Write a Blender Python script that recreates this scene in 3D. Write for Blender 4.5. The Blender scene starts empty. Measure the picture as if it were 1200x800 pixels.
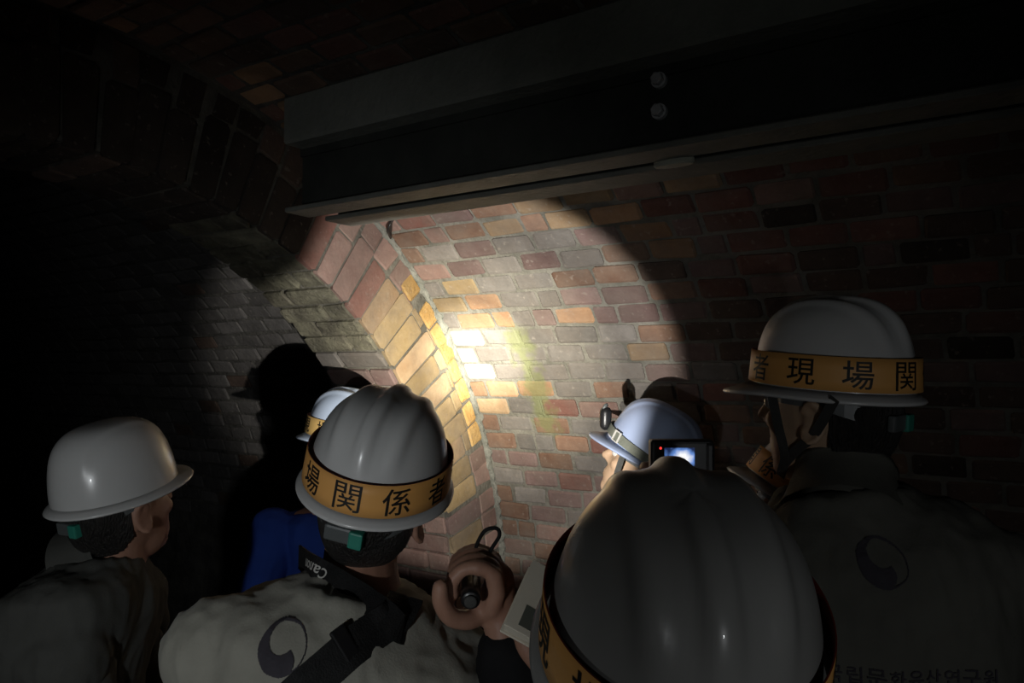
import bpy, bmesh, math, random
from mathutils import Vector, Matrix, noise
from mathutils.bvhtree import BVHTree

random.seed(7)
SC = bpy.context.scene
COL = SC.collection
R = math.radians
PI = math.pi

# ---------------------------------------------------------------- camera
# world: X = towards the right tunnel wall, Y = along the tunnel, Z = up
FPX, EYE = 900.0, 1.75
PITCH = math.atan(33 / FPX)
YAW = math.atan2(1350, 900)
FW = Vector((math.sin(YAW), math.cos(YAW), 0))
RT = Vector((math.cos(YAW), -math.sin(YAW), 0))
UPZ = Vector((0, 0, 1))
CF = FW * math.cos(PITCH) + UPZ * math.sin(PITCH)
CU = UPZ * math.cos(PITCH) - FW * math.sin(PITCH)
CPOS = Vector((0, 0, EYE))
cam_d = bpy.data.cameras.new('camera')
cam_d.sensor_width = 36
cam_d.lens = FPX / 1200 * 36
cam_d.clip_start = 0.02
cam = bpy.data.objects.new('camera', cam_d)
COL.objects.link(cam)
cam.matrix_world = Matrix(((RT.x, CU.x, -CF.x, 0), (RT.y, CU.y, -CF.y, 0), (RT.z, CU.z, -CF.z, EYE), (0, 0, 0, 1)))
SC.camera = cam


def at(px, py, dep):
    """a point seen at (px, py) of the 1200x800 photograph, dep metres in front of the camera"""
    return CPOS + (CF + RT * ((px - 600) / FPX) + CU * ((400 - py) / FPX)) * dep


def head_dir(a):
    """horizontal heading: 0 = away from the camera, +90 = to the picture's right"""
    a = R(a)
    return FW * math.cos(a) + RT * math.sin(a)


# ---------------------------------------------------------------- world, light, exposure
w = bpy.data.worlds.new('darkness')
SC.world = w
w.use_nodes = True
w.node_tree.nodes['Background'].inputs[0].default_value = (0, 0, 0, 1)
w.node_tree.nodes['Background'].inputs[1].default_value = 0.0
SC.view_settings.view_transform = 'Standard'
SC.view_settings.look = 'None'
SC.view_settings.gamma = 1
SC.view_settings.exposure = 0


def spot(name, loc, target, power, angle, blend, radius, color):
    l = bpy.data.lights.new(name, 'SPOT')
    l.energy = power
    l.spot_size = R(angle)
    l.spot_blend = blend
    l.shadow_soft_size = radius
    l.color = color
    o = bpy.data.objects.new(name, l)
    COL.objects.link(o)
    o.location = loc
    o.rotation_euler = (Vector(target) - Vector(loc)).to_track_quat('-Z', 'Y').to_euler()
    return o


# the torch beam that lights the vault: wide spill disc, reflector glow and hot core
TORCH = at(553, 652, 1.15)
HOT = Vector((2.2226, 1.6288, 1.805))
TDIR = (HOT - TORCH).normalized()
LAMP = TORCH + TDIR * 0.012
spot('torch_spill', LAMP, HOT, 84, 58, 0.26, 0.006, (1.0, 0.95, 0.88))
spot('torch_glow', LAMP, HOT, 200, 42, 1.0, 0.006, (1.0, 0.92, 0.74))
spot('torch_core', LAMP, HOT, 480, 17, 1.0, 0.006, (1.0, 0.95, 0.82))
# weak lamp added out of view for the dim light on the left group
WEAK = Vector((-0.72, 0.22, 1.42))
spot('weak_fill', WEAK, WEAK + Vector((math.cos(R(31)), math.sin(R(31)), -.03)), 22, 64, 1.0, 0.03, (0.94, 0.98, 1.0))
# a dimmer one further back, added to brighten the right-hand group
DIM = Vector((-0.38, -0.62, 1.46))
spot('dim_fill', DIM, DIM + Vector((math.cos(R(26)), math.sin(R(26)), -.03)), 6.0, 52, 1.0, 0.03, (0.95, 0.98, 1.0))
# and another unseen lamp, added to brighten the beam
spot('raised_fill', Vector((-0.5, -0.1, 1.62)), Vector((1.33, .74, 2.42)), 2.5, 50, 1.0, 0.03, (0.95, 1.0, 0.96))

# ---------------------------------------------------------------- helpers


def tag(o, label=None, cat=None, group=None, kind=None):
    if label: o['label'] = label
    if cat: o['category'] = cat
    if group: o['group'] = group
    if kind: o['kind'] = kind
    return o


def empty(name, loc=(0, 0, 0), parent=None):
    o = bpy.data.objects.new(name, None)
    o.empty_display_size = 0.1
    COL.objects.link(o)
    o.location = loc
    if parent: o.parent = parent
    return o


def obj(name, geo, mat, parent=None, smooth=False, off=None):
    """geo = (verts, faces) or a Mesh; linked as one mesh object"""
    if isinstance(geo, bpy.types.Mesh):
        me = geo
    else:
        me = bpy.data.meshes.new(name)
        v, f = geo
        if off is not None: v = [Vector(p) - off for p in v]
        me.from_pydata([tuple(p) for p in v], [], f)
        me.update()
    if mat is not None:
        for m in (mat if isinstance(mat, (list, tuple)) else [mat]): me.materials.append(m)
    if smooth: me.polygons.foreach_set('use_smooth', [True] * len(me.polygons))
    o = bpy.data.objects.new(name, me)
    COL.objects.link(o)
    if parent: o.parent = parent
    return o


def merge(*geos):
    V, F = [], []
    for v, f in geos:
        n = len(V)
        V += [Vector(p) for p in v]
        F += [tuple(i + n for i in q) for q in f]
    return V, F


def xf(geo, M):
    return [M @ Vector(p) for p in geo[0]], geo[1]


def box(cx, cy, cz, sx, sy, sz):
    V = [Vector((cx + i * sx / 2, cy + j * sy / 2, cz + k * sz / 2)) for i in (-1, 1) for j in (-1, 1) for k in (-1, 1)]
    F = [(0, 1, 3, 2), (4, 6, 7, 5), (0, 4, 5, 1), (2, 3, 7, 6), (0, 2, 6, 4), (1, 5, 7, 3)]
    return V, F


def bev(geo, w, seg=2):
    bm = bmesh.new()
    vs = [bm.verts.new(p) for p in geo[0]]
    for f in geo[1]: bm.faces.new([vs[i] for i in f])
    bmesh.ops.recalc_face_normals(bm, faces=bm.faces)
    bmesh.ops.bevel(bm, geom=list(bm.edges), offset=w, segments=seg, affect='EDGES', profile=0.6)
    bm.verts.index_update()
    out = [v.co.copy() for v in bm.verts], [tuple(v.index for v in f.verts) for f in bm.faces]
    bm.free()
    return out


def loft(rings, close=True, caps=True):
    n = len(rings[0])
    V = [p for r in rings for p in r]
    F = []
    for i in range(len(rings) - 1):
        for j in range(n if close else n - 1):
            k = (j + 1) % n
            F.append((i * n + j, i * n + k, (i + 1) * n + k, (i + 1) * n + j))
    if caps:
        F.append(tuple(range(n - 1, -1, -1)))
        F.append(tuple((len(rings) - 1) * n + j for j in range(n)))
    return V, F


def tube(pts, rad, seg=12, round_ends=True):
    pts = [Vector(p) for p in pts]
    if not isinstance(rad, (list, tuple)): rad = [rad] * len(pts)
    rings = []
    T0 = (pts[1] - pts[0]).normalized()
    a = T0.orthogonal().normalized()
    ctrl = []
    for i, p in enumerate(pts):
        t = (pts[min(i + 1, len(pts) - 1)] - pts[max(i - 1, 0)]).normalized()
        ctrl.append((p, t, rad[i]))
    seq = []
    if round_ends:
        p, t, r = ctrl[0]
        for u in (0.97, 0.8, 0.45): seq.append((p - t * r * u, t, r * math.sqrt(1 - u * u)))
    seq += ctrl
    if round_ends:
        p, t, r = ctrl[-1]
        for u in (0.45, 0.8, 0.97): seq.append((p + t * r * u, t, r * math.sqrt(1 - u * u)))
    for p, t, r in seq:
        a = (a - t * a.dot(t))
        a = a.normalized() if a.length > 1e-5 else t.orthogonal().normalized()
        b = t.cross(a)
        rings.append([p + (a * math.cos(2 * PI * k / seg) + b * math.sin(2 * PI * k / seg)) * r for k in range(seg)])
    return loft(rings)


def curve_pts(P, n=8):
    """Catmull-Rom through P"""
    P = [Vector(p) for p in P]
    Q = [P[0] * 2 - P[1]] + P + [P[-1] * 2 - P[-2]]
    out = []
    for i in range(1, len(Q) - 2):
        for k in range(n):
            t = k / n
            p0, p1, p2, p3 = Q[i - 1:i + 3]
            out.append(0.5 * (2 * p1 + (p2 - p0) * t + (2 * p0 - 5 * p1 + 4 * p2 - p3) * t * t + (3 * p1 - p0 - 3 * p2 + p3) * t ** 3))
    out.append(P[-1])
    return out


def ball(c, r, seg=16, M=None):
    """ellipsoid, r = (rx, ry, rz), optionally turned by the 3x3 M"""
    if not isinstance(r, (list, tuple)): r = (r, r, r)
    rings = []
    n = seg // 2 + 1
    for i in range(n):
        a = -PI / 2 + PI * (i + 0.12) / (n - 1 + 0.24)
        ring = []
        for k in range(seg):
            t = 2 * PI * k / seg
            p = Vector((math.cos(a) * math.cos(t) * r[0], math.cos(a) * math.sin(t) * r[1], math.sin(a) * r[2]))
            if M: p = M @ p
            ring.append(Vector(c) + p)
        rings.append(ring)
    return loft(rings)


def remesh(geos, voxel, smooth=4, name='m'):
    v, f = merge(*geos)
    me = bpy.data.meshes.new(name)
    me.from_pydata([tuple(p) for p in v], [], f)
    bm = bmesh.new()
    bm.from_mesh(me)
    bmesh.ops.recalc_face_normals(bm, faces=bm.faces)
    bm.to_mesh(me)
    bm.free()
    o = bpy.data.objects.new('tmp', me)
    COL.objects.link(o)
    m = o.modifiers.new('r', 'REMESH')
    m.mode = 'VOXEL'
    m.voxel_size = voxel
    if smooth:
        s = o.modifiers.new('s', 'SMOOTH')
        s.iterations = smooth
        s.factor = 0.5
    dg = bpy.context.evaluated_depsgraph_get()
    out = bpy.data.meshes.new_from_object(o.evaluated_get(dg))
    bpy.data.objects.remove(o)
    bpy.data.meshes.remove(me)
    out.name = name
    return out


_GC = {}


def glyph(ch, embolden=0.0):
    """flat triangles of one character, 1 unit em, from Blender's bundled fonts"""
    key = (ch, embolden)
    if key in _GC: return _GC[key]
    cu = bpy.data.curves.new('g', 'FONT')
    cu.body = ch
    cu.fill_mode = 'FRONT'
    cu.offset = embolden
    cu.resolution_u = 3
    o = bpy.data.objects.new('g', cu)
    COL.objects.link(o)
    bpy.context.view_layer.update()
    me = bpy.data.meshes.new_from_object(o.evaluated_get(bpy.context.evaluated_depsgraph_get()))
    bpy.data.objects.remove(o)
    bm = bmesh.new()
    bm.from_mesh(me)
    bpy.data.meshes.remove(me)
    bmesh.ops.remove_doubles(bm, verts=bm.verts, dist=1e-5)
    bmesh.ops.triangulate(bm, faces=bm.faces)
    for _ in range(2):
        long = [e for e in bm.edges if e.calc_length() > 0.22]
        if not long: break
        bmesh.ops.subdivide_edges(bm, edges=long, cuts=1)
        bmesh.ops.triangulate(bm, faces=bm.faces)
    bm.verts.index_update()
    v = [x.co.copy() for x in bm.verts]
    f = [tuple(x.index for x in q.verts) for q in bm.faces]
    bm.free()
    if v:
        x0, x1 = min(p.x for p in v), max(p.x for p in v)
        y0, y1 = min(p.y for p in v), max(p.y for p in v)
        c = Vector(((x0 + x1) / 2, (y0 + y1) / 2, 0))
        s = 1 / max(x1 - x0, y1 - y0)
        wd = (x1 - x0) * s
        v = [(p - c) * s for p in v]
    else:
        wd = 0
    _GC[key] = (v, f, wd)
    return _GC[key]


# ---------------------------------------------------------------- materials


def mat(name, color, rough=0.6, color2=None, nscale=8, bump=0.0, bscale=40, metal=0, spec=0.5, coat=0, amount=1.0, stretch=None, detail=4, sheen=0):
    m = bpy.data.materials.new(name)
    m.use_nodes = True
    nt = m.node_tree
    b = nt.nodes['Principled BSDF']
    b.inputs['Base Color'].default_value = (*color, 1)
    b.inputs['Roughness'].default_value = rough
    b.inputs['Metallic'].default_value = metal
    b.inputs['Specular IOR Level'].default_value = spec
    b.inputs['Coat Weight'].default_value = coat
    b.inputs['Sheen Weight'].default_value = sheen
    tc = nt.nodes.new('ShaderNodeTexCoord')
    src = tc.outputs['Object']
    if stretch:
        mp = nt.nodes.new('ShaderNodeMapping')
        mp.inputs['Scale'].default_value = stretch
        nt.links.new(src, mp.inputs[0])
        src = mp.outputs[0]
    if color2:
        n = nt.nodes.new('ShaderNodeTexNoise')
        n.inputs['Scale'].default_value = nscale
        n.inputs['Detail'].default_value = detail
        n.inputs['Roughness'].default_value = 0.65
        nt.links.new(src, n.inputs['Vector'])
        cr = nt.nodes.new('ShaderNodeValToRGB')
        cr.color_ramp.elements[0].position = 0.36
        cr.color_ramp.elements[0].color = (*color, 1)
        cr.color_ramp.elements[1].position = 0.68
        cr.color_ramp.elements[1].color = tuple(a + (c - a) * amount for a, c in zip(color, color2)) + (1,)
        nt.links.new(n.outputs[0], cr.inputs[0])
        nt.links.new(cr.outputs[0], b.inputs['Base Color'])
    if bump:
        n2 = nt.nodes.new('ShaderNodeTexNoise')
        n2.inputs['Scale'].default_value = bscale
        n2.inputs['Detail'].default_value = 5
        nt.links.new(src, n2.inputs['Vector'])
        bp = nt.nodes.new('ShaderNodeBump')
        bp.inputs['Strength'].default_value = bump
        bp.inputs['Distance'].default_value = 0.01
        nt.links.new(n2.outputs[0], bp.inputs['Height'])
        nt.links.new(bp.outputs[0], b.inputs['Normal'])
    return m


def algae(nt, g, col):
    """a yellow-green streak of algae running down the right wall, ragged at its edges"""
    N, L = nt.nodes, nt.links
    sp = N.new('ShaderNodeSeparateXYZ')
    L.new(g.outputs['Position'], sp.inputs[0])
    n = N.new('ShaderNodeTexNoise')
    n.inputs['Scale'].default_value = 22
    n.inputs['Detail'].default_value = 5
    L.new(g.outputs['Position'], n.inputs['Vector'])

    def mth(op, a, b_=None, c_=None):
        q = N.new('ShaderNodeMath')
        q.operation = op
        for i, v in enumerate((a, b_, c_)):
            if v is None: continue
            if isinstance(v, (int, float)): q.inputs[i].default_value = v
            else: L.new(v, q.inputs[i])
        return q.outputs[0]
    y = mth('MULTIPLY_ADD', n.outputs[0], .16, sp.outputs[1])
    d = mth('ABSOLUTE', mth('SUBTRACT', y, ALG_Y + .08))
    m1 = N.new('ShaderNodeMapRange')
    m1.inputs[1].default_value = .060
    m1.inputs[2].default_value = .022
    L.new(d, m1.inputs[0])
    z = mth('MULTIPLY_ADD', n.outputs[0], .06, sp.outputs[2])
    dz = mth('ABSOLUTE', mth('SUBTRACT', z, ALG_Z + .03))
    m2 = N.new('ShaderNodeMapRange')
    m2.inputs[1].default_value = .20
    m2.inputs[2].default_value = .165
    L.new(dz, m2.inputs[0])
    xr = mth('GREATER_THAN', sp.outputs[0], 1.9)
    f = mth('MULTIPLY', mth('MULTIPLY', m1.outputs[0], m2.outputs[0]), mth('MULTIPLY', xr, .72))
    mx = N.new('ShaderNodeMix')
    mx.data_type = 'RGBA'
    L.new(f, mx.inputs[0])
    L.new(col, mx.inputs[6])
    mx.inputs[7].default_value = (.165, .180, .080, 1)
    return mx.outputs[2]


ALG_Y, ALG_Z = 1.435, 1.71


def brick_mat(name, c, c2, bump=0.5, grime=.55):
    """brick clay: two tones mottled per brick (offset by the object's own random number), pits and pale lime bloom"""
    m = bpy.data.materials.new(name)
    m.use_nodes = True
    nt = m.node_tree
    N, L = nt.nodes, nt.links
    b = N['Principled BSDF']
    b.inputs['Roughness'].default_value = 0.85
    b.inputs['Specular IOR Level'].default_value = 0.25
    g = N.new('ShaderNodeNewGeometry')
    oi = N.new('ShaderNodeObjectInfo')
    n1 = N.new('ShaderNodeTexNoise')
    n1.inputs['Scale'].default_value = 14
    n1.inputs['Detail'].default_value = 6
    n1.inputs['Roughness'].default_value = 0.7
    L.new(g.outputs['Position'], n1.inputs['Vector'])
    r1 = N.new('ShaderNodeValToRGB')
    r1.color_ramp.elements[0].position = 0.35
    r1.color_ramp.elements[0].color = (*c, 1)
    r1.color_ramp.elements[1].position = 0.7
    r1.color_ramp.elements[1].color = (*c2, 1)
    L.new(n1.outputs[0], r1.inputs[0])
    hs = N.new('ShaderNodeHueSaturation')
    mr = N.new('ShaderNodeMapRange')
    mr.inputs[3].default_value = 0.72
    mr.inputs[4].default_value = 1.28
    L.new(oi.outputs['Random'], mr.inputs[0])
    L.new(mr.outputs[0], hs.inputs['Value'])
    L.new(r1.outputs[0], hs.inputs['Color'])
    n3 = N.new('ShaderNodeTexNoise')
    n3.inputs['Scale'].default_value = 55
    n3.inputs['Detail'].default_value = 3
    L.new(g.outputs['Position'], n3.inputs['Vector'])
    r3 = N.new('ShaderNodeValToRGB')
    r3.color_ramp.elements[0].position = 0.62
    r3.color_ramp.elements[0].color = (0, 0, 0, 1)
    r3.color_ramp.elements[1].position = 0.74
    r3.color_ramp.elements[1].color = (1, 1, 1, 1)
    L.new(n3.outputs[0], r3.inputs[0])
    mx = N.new('ShaderNodeMix')
    mx.data_type = 'RGBA'
    mul = N.new('ShaderNodeMath')
    mul.operation = 'MULTIPLY'
    mul.inputs[1].default_value = 0.35
    L.new(r3.outputs[0], mul.inputs[0])
    L.new(mul.outputs[0], mx.inputs[0])
    L.new(hs.outputs[0], mx.inputs[6])
    mx.inputs[7].default_value = (0.42, 0.38, 0.33, 1)
    # grime and lime wash that run over several bricks
    n4 = N.new('ShaderNodeTexNoise')
    n4.inputs['Scale'].default_value = 6.5
    n4.inputs['Detail'].default_value = 5
    n4.inputs['Roughness'].default_value = 0.6
    L.new(g.outputs['Position'], n4.inputs['Vector'])
    r4 = N.new('ShaderNodeMapRange')
    r4.inputs[1].default_value = .40
    r4.inputs[2].default_value = .68
    r4.inputs[4].default_value = grime
    L.new(n4.outputs[0], r4.inputs[0])
    m4 = N.new('ShaderNodeMix')
    m4.data_type = 'RGBA'
    L.new(r4.outputs[0], m4.inputs[0])
    L.new(mx.outputs[2], m4.inputs[6])
    m4.inputs[7].default_value = (.165, .140, .118, 1)
    L.new(algae(nt, g, m4.outputs[2]), b.inputs['Base Color'])
    n2 = N.new('ShaderNodeTexNoise')
    n2.inputs['Scale'].default_value = 45
    n2.inputs['Detail'].default_value = 7
    n2.inputs['Roughness'].default_value = 0.7
    L.new(g.outputs['Position'], n2.inputs['Vector'])
    bp = N.new('ShaderNodeBump')
    bp.inputs['Strength'].default_value = bump
    bp.inputs['Distance'].default_value = 0.008
    L.new(n2.outputs[0], bp.inputs['Height'])
    L.new(bp.outputs[0], b.inputs['Normal'])
    return m


B = {
    'mauve': brick_mat('brick_mauve', (.150, .098, .090), (.205, .145, .135)),
    'grey': brick_mat('brick_grey', (.150, .140, .128), (.215, .200, .185)),
    'brown': brick_mat('brick_brown', (.175, .100, .070), (.255, .165, .115)),
    'red': brick_mat('brick_red', (.165, .078, .062), (.225, .118, .098)),
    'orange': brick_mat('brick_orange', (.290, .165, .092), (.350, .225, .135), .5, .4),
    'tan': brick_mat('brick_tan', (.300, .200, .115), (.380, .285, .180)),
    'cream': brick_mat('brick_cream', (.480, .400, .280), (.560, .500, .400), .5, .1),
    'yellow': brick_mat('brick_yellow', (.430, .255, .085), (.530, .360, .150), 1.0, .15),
    
    'ochre': brick_mat('brick_ochre', (.270, .195, .095), (.350, .265, .150)),
    'rose': brick_mat('brick_rose', (.215, .135, .115), (.285, .195, .165)),
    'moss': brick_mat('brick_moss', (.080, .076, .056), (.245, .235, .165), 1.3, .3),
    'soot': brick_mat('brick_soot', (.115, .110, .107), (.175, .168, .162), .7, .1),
    'dark': brick_mat('brick_dark', (.034, .027, .023), (.060, .048, .040), .5, .12),  # near-black bricks for unlit parts, shade put into the colour
    'dim': brick_mat('brick_dim', (.085, .060, .050), (.135, .095, .075), .5, .2),  # darker bricks, mostly beyond the torch spill, with shade in their colour
}
M = {
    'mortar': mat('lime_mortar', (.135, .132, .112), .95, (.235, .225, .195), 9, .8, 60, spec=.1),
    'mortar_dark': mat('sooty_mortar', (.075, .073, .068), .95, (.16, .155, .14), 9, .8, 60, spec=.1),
    'mortar_rib': mat('rib_mortar', (.10, .096, .082), .95, (.20, .19, .16), 9, .8, 60, spec=.1),
    'mortar_pale': mat('pale_mortar', (.165, .172, .150), .95, (.27, .27, .24), 14, .9, 50, spec=.1),
    'floor': mat('damp_concrete', (.05, .05, .048), .7, (.09, .085, .08), 4, .4, 30),
    'steel': mat('painted_steel', (.030, .033, .031), .5, (.055, .058, .052), 5, .15, 90, spec=.35),
    'steel_grey': mat('grey_steel_flange', (.16, .165, .15), .62, (.24, .24, .21), 7, .3, 70, spec=.35),
    'lintel': mat('cement_casing', (.185, .192, .172), .85, (.24, .247, .222), 6, .35, 60, spec=.2),
    'bolt': mat('zinc_bolt', (.60, .60, .62), .55, (.48, .48, .50), 30, metal=.1),
    'pale_plastic': mat('pale_plastic', (.42, .43, .36), .5, (.36, .37, .31), 20),
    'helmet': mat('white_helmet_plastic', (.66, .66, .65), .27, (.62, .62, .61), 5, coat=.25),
    'helmet_dimmed': mat('dimmed_white_helmet_plastic', (.37, .37, .355), .33, (.33, .33, .315), 6, .02, 30, coat=.2),  # white helmet greyed, the weak light on it put into the colour
    'helmet_blue': mat('pale_blue_helmet_plastic', (.33, .40, .57), .32, (.30, .37, .54), 5, coat=.2),
    'helmet_cool': mat('cool_white_helmet_plastic', (.50, .60, .76), .3, (.47, .57, .73), 5, coat=.2),
    'band': mat('orange_armband_vinyl', (.92, .47, .14), .5, (.86, .43, .12), 6, .03, 60),
    'band_pale': mat('pale_orange_vinyl', (.66, .44, .16), .45, (.60, .39, .13), 6),
    'band_back': mat('dark_red_vinyl', (.17, .024, .016), .5, (.14, .019, .013), 6),
    'ink': mat('black_ink', (.010, .009, .008), .6, (.016, .014, .012), 20),
    'skin': mat('skin', (.42, .235, .165), .5, (.36, .185, .125), 14, .06, 160, spec=.35),
    'skin_pale': mat('pale_skin', (.52, .36, .24), .5, (.46, .31, .20), 14, .06, 160, spec=.35),
    'hair': mat('black_hair', (.012, .011, .010), .5, (.028, .024, .021), 60, .9, 120, stretch=(3, 3, .5)),
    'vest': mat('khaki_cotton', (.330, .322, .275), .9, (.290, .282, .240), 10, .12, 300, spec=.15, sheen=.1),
    'vest_dimmed': mat('dimmed_khaki_cotton', (.125, .124, .106), .9, (.105, .104, .090), 10, .12, 300, spec=.15),  # shaded copy of the khaki, low light put into its colour
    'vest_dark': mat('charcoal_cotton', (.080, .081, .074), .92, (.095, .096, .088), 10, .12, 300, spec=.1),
    'shirt_sky': mat('pale_blue_cotton', (.20, .29, .31), .9, (.17, .25, .27), 10, .1, 300, spec=.15),
    'shirt_blue': mat('royal_blue_cotton', (.030, .070, .340), .9, (.025, .058, .280), 10, .1, 300, spec=.1),
    'shirt_black': mat('black_cotton', (.012, .012, .013), .92, (.018, .018, .019), 10, .1, 300, spec=.1),
    'trouser': mat('dark_twill', (.022, .024, .028), .9, (.030, .031, .034), 12, .1, 300, spec=.1),
    'shoe': mat('black_boot_leather', (.012, .011, .010), .45, (.02, .018, .016), 30),
    'strap': mat('black_webbing', (.010, .010, .010), .7, (.016, .016, .016), 80, .25, 400, spec=.2),
    'chin': mat('grey_webbing', (.055, .055, .052), .75, (.075, .075, .07), 80, .2, 400, spec=.2),
    'lens_black': mat('black_plastic', (.010, .010, .011), .35, (.014, .014, .015), 20),
    'headband': mat('grey_plastic', (.105, .115, .115), .4, (.14, .15, .15), 15),
    'teal': mat('teal_plastic', (.035, .260, .190), .45, (.03, .22, .165), 15),
    'white_print': mat('white_print', (.55, .54, .50), .6, (.50, .49, .46), 20),
    'emblem': mat('dark_violet_print', (.040, .036, .045), .85, (.05, .045, .056), 25),
    'paper': mat('pale_notebook_paper', (.74, .68, .56), .8, (.68, .62, .50), 15, .05, 80),
    'slate': mat('grey_green_sticker', (.115, .120, .095), .7, (.10, .105, .085), 15),
    'olive': mat('olive_webbing', (.115, .125, .100), .8, (.15, .16, .13), 40, .2, 300),
    'eye': mat('eye_white', (.6, .58, .55), .2, (.55, .52, .49), 8),
    'iris': mat('dark_iris', (.015, .010, .008), .15, (.02, .014, .01), 30),
}


_nt = M['mortar'].node_tree
_g = _nt.nodes.new('ShaderNodeNewGeometry')
_b = _nt.nodes['Principled BSDF']
_src = _b.inputs['Base Color'].links[0].from_socket
_nt.links.new(algae(_nt, _g, _src), _b.inputs['Base Color'])


def screen_mat():
    """a lit camera screen: the torch-lit vault as a small glowing picture"""
    m = bpy.data.materials.new('lit_screen')
    m.use_nodes = True
    nt = m.node_tree
    N, L = nt.nodes, nt.links
    b = N['Principled BSDF']
    b.inputs['Base Color'].default_value = (.01, .01, .012, 1)
    tc = N.new('ShaderNodeTexCoord')
    mp = N.new('ShaderNodeMapping')
    mp.inputs['Location'].default_value = (.0, .0, -.004)
    mp.inputs['Scale'].default_value = (52, 0, 60)
    L.new(tc.outputs['Object'], mp.inputs[0])
    gr = N.new('ShaderNodeTexGradient')
    gr.gradient_type = 'SPHERICAL'
    L.new(mp.outputs[0], gr.inputs[0])
    n = N.new('ShaderNodeTexNoise')
    n.inputs['Scale'].default_value = 120
    L.new(tc.outputs['Object'], n.inputs['Vector'])
    ad = N.new('ShaderNodeMath')
    ad.operation = 'MULTIPLY_ADD'
    L.new(n.outputs[0], ad.inputs[0])
    ad.inputs[1].default_value = .5
    L.new(gr.outputs[1], ad.inputs[2])
    cr = N.new('ShaderNodeValToRGB')
    cr.color_ramp.elements[0].position = .22
    cr.color_ramp.elements[0].color = (.01, .02, .07, 1)
    cr.color_ramp.elements[1].position = .95
    cr.color_ramp.elements[1].color = (1, 1, 1, 1)
    e = cr.color_ramp.elements.new(.5)
    e.color = (.12, .25, .62, 1)
    L.new(ad.outputs[0], cr.inputs[0])
    L.new(cr.outputs[0], b.inputs['Emission Color'])
    b.inputs['Emission Strength'].default_value = 1.0
    return m


def glow(name, c, s):
    m = bpy.data.materials.new(name)
    m.use_nodes = True
    b = m.node_tree.nodes['Principled BSDF']
    b.inputs['Base Color'].default_value = (*c, 1)
    b.inputs['Emission Color'].default_value = (*c, 1)
    b.inputs['Emission Strength'].default_value = s
    return m


# ---------------------------------------------------------------- the vault
UC = ZC = 0.83            # axis of the barrel vault (x, z)
RA, RB = 1.70, 1.405      # vault radius, rib radius
S0, S1 = 1.726, 2.06      # the rib's two faces along the tunnel
NEAR, FAR = -4.2, 8.0


def cyl_hit(px, py, rad):
    r = CF + RT * ((px - 600) / FPX) + CU * ((400 - py) / FPX)
    a = r.x ** 2 + r.z ** 2
    b = 2 * ((CPOS.x - UC) * r.x + (CPOS.z - ZC) * r.z)
    c = (CPOS.x - UC) ** 2 + (CPOS.z - ZC) ** 2 - rad * rad
    t = (-b + math.sqrt(b * b - 4 * a * c)) / (2 * a)
    p = CPOS + r * t
    return p, math.degrees(math.atan2(p.z - ZC, p.x - UC))


def ring_hit(px, py):
    r = CF + RT * ((px - 600) / FPX) + CU * ((400 - py) / FPX)
    p = CPOS + r * ((S0 - CPOS.y) / r.y)
    return math.hypot(p.x - UC, p.z - ZC), math.degrees(math.atan2(p.z - ZC, p.x - UC))


def vault_shell(a0, a1, s0, s1, rad, legs=(False, False), thick=0.12):
    """curved wall from angle a0 to a1 (0 = right springing, 180 = left), with straight legs to the floor; closed solid"""
    prof = []
    if legs[0]: prof.append((UC + rad, 0.0, UC + rad + thick, 0.0))
    n = max(4, int((a1 - a0) / 2.5))
    for i in range(n + 1):
        a = R(a0 + (a1 - a0) * i / n)
        prof.append((UC + rad * math.cos(a), ZC + rad * math.sin(a), UC + (rad + thick) * math.cos(a), ZC + (rad + thick) * math.sin(a)))
    if legs[1]: prof.append((UC - rad, 0.0, UC - rad - thick, 0.0))
    m = len(prof)
    V = []
    for s in (s0, s1):
        V += [Vector((p[0], s, p[1])) for p in prof] + [Vector((p[2], s, p[3])) for p in prof]
    F = []
    for i in range(m - 1):
        F.append((i, i + 1, 2 * m + i + 1, 2 * m + i))                     # inside face
        F.append((m + i, 3 * m + i, 3 * m + i + 1, m + i + 1))            # outside
        F.append((i, m + i, m + i + 1, i + 1))                            # ends
        F.append((2 * m + i, 2 * m + i + 1, 3 * m + i + 1, 3 * m + i))
    F.append((0, 2 * m, 3 * m, m))
    F.append((m - 1, 2 * m - 1, 4 * m - 1, 3 * m - 1))
    return V, F


def struct(name, geo, m, smooth=False):
    o = obj(name, geo, m, smooth=smooth)
    o['kind'] = 'structure'
    return o


JD = 0.006   # how deep the joints lie behind the brick faces
wall_right = struct('wall_right', vault_shell(0, 62, NEAR, S0 + .05, RA + JD, (True, False)), M['mortar'])
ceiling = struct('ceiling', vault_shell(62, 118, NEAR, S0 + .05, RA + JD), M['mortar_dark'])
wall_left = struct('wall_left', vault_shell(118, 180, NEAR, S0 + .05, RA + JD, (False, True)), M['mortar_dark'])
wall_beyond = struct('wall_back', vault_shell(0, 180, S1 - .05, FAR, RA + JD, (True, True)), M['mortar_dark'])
rib = struct('trim_1', vault_shell(0, 180, S0 + .008, S1 - .008, RB + .012, (True, True), RA - RB + .05), M['mortar_rib'])
floor = struct('floor', box((UC), (NEAR + FAR) / 2, -.05, 2 * RA + .5, FAR - NEAR + .3, .1), M['floor'])
for nm, y in (('wall_end', FAR), ('wall_front', NEAR)):
    struct(nm, box(UC, y, 1.3, 2 * RA + .5, .1, 2.7), M['mortar_dark'])


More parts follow.
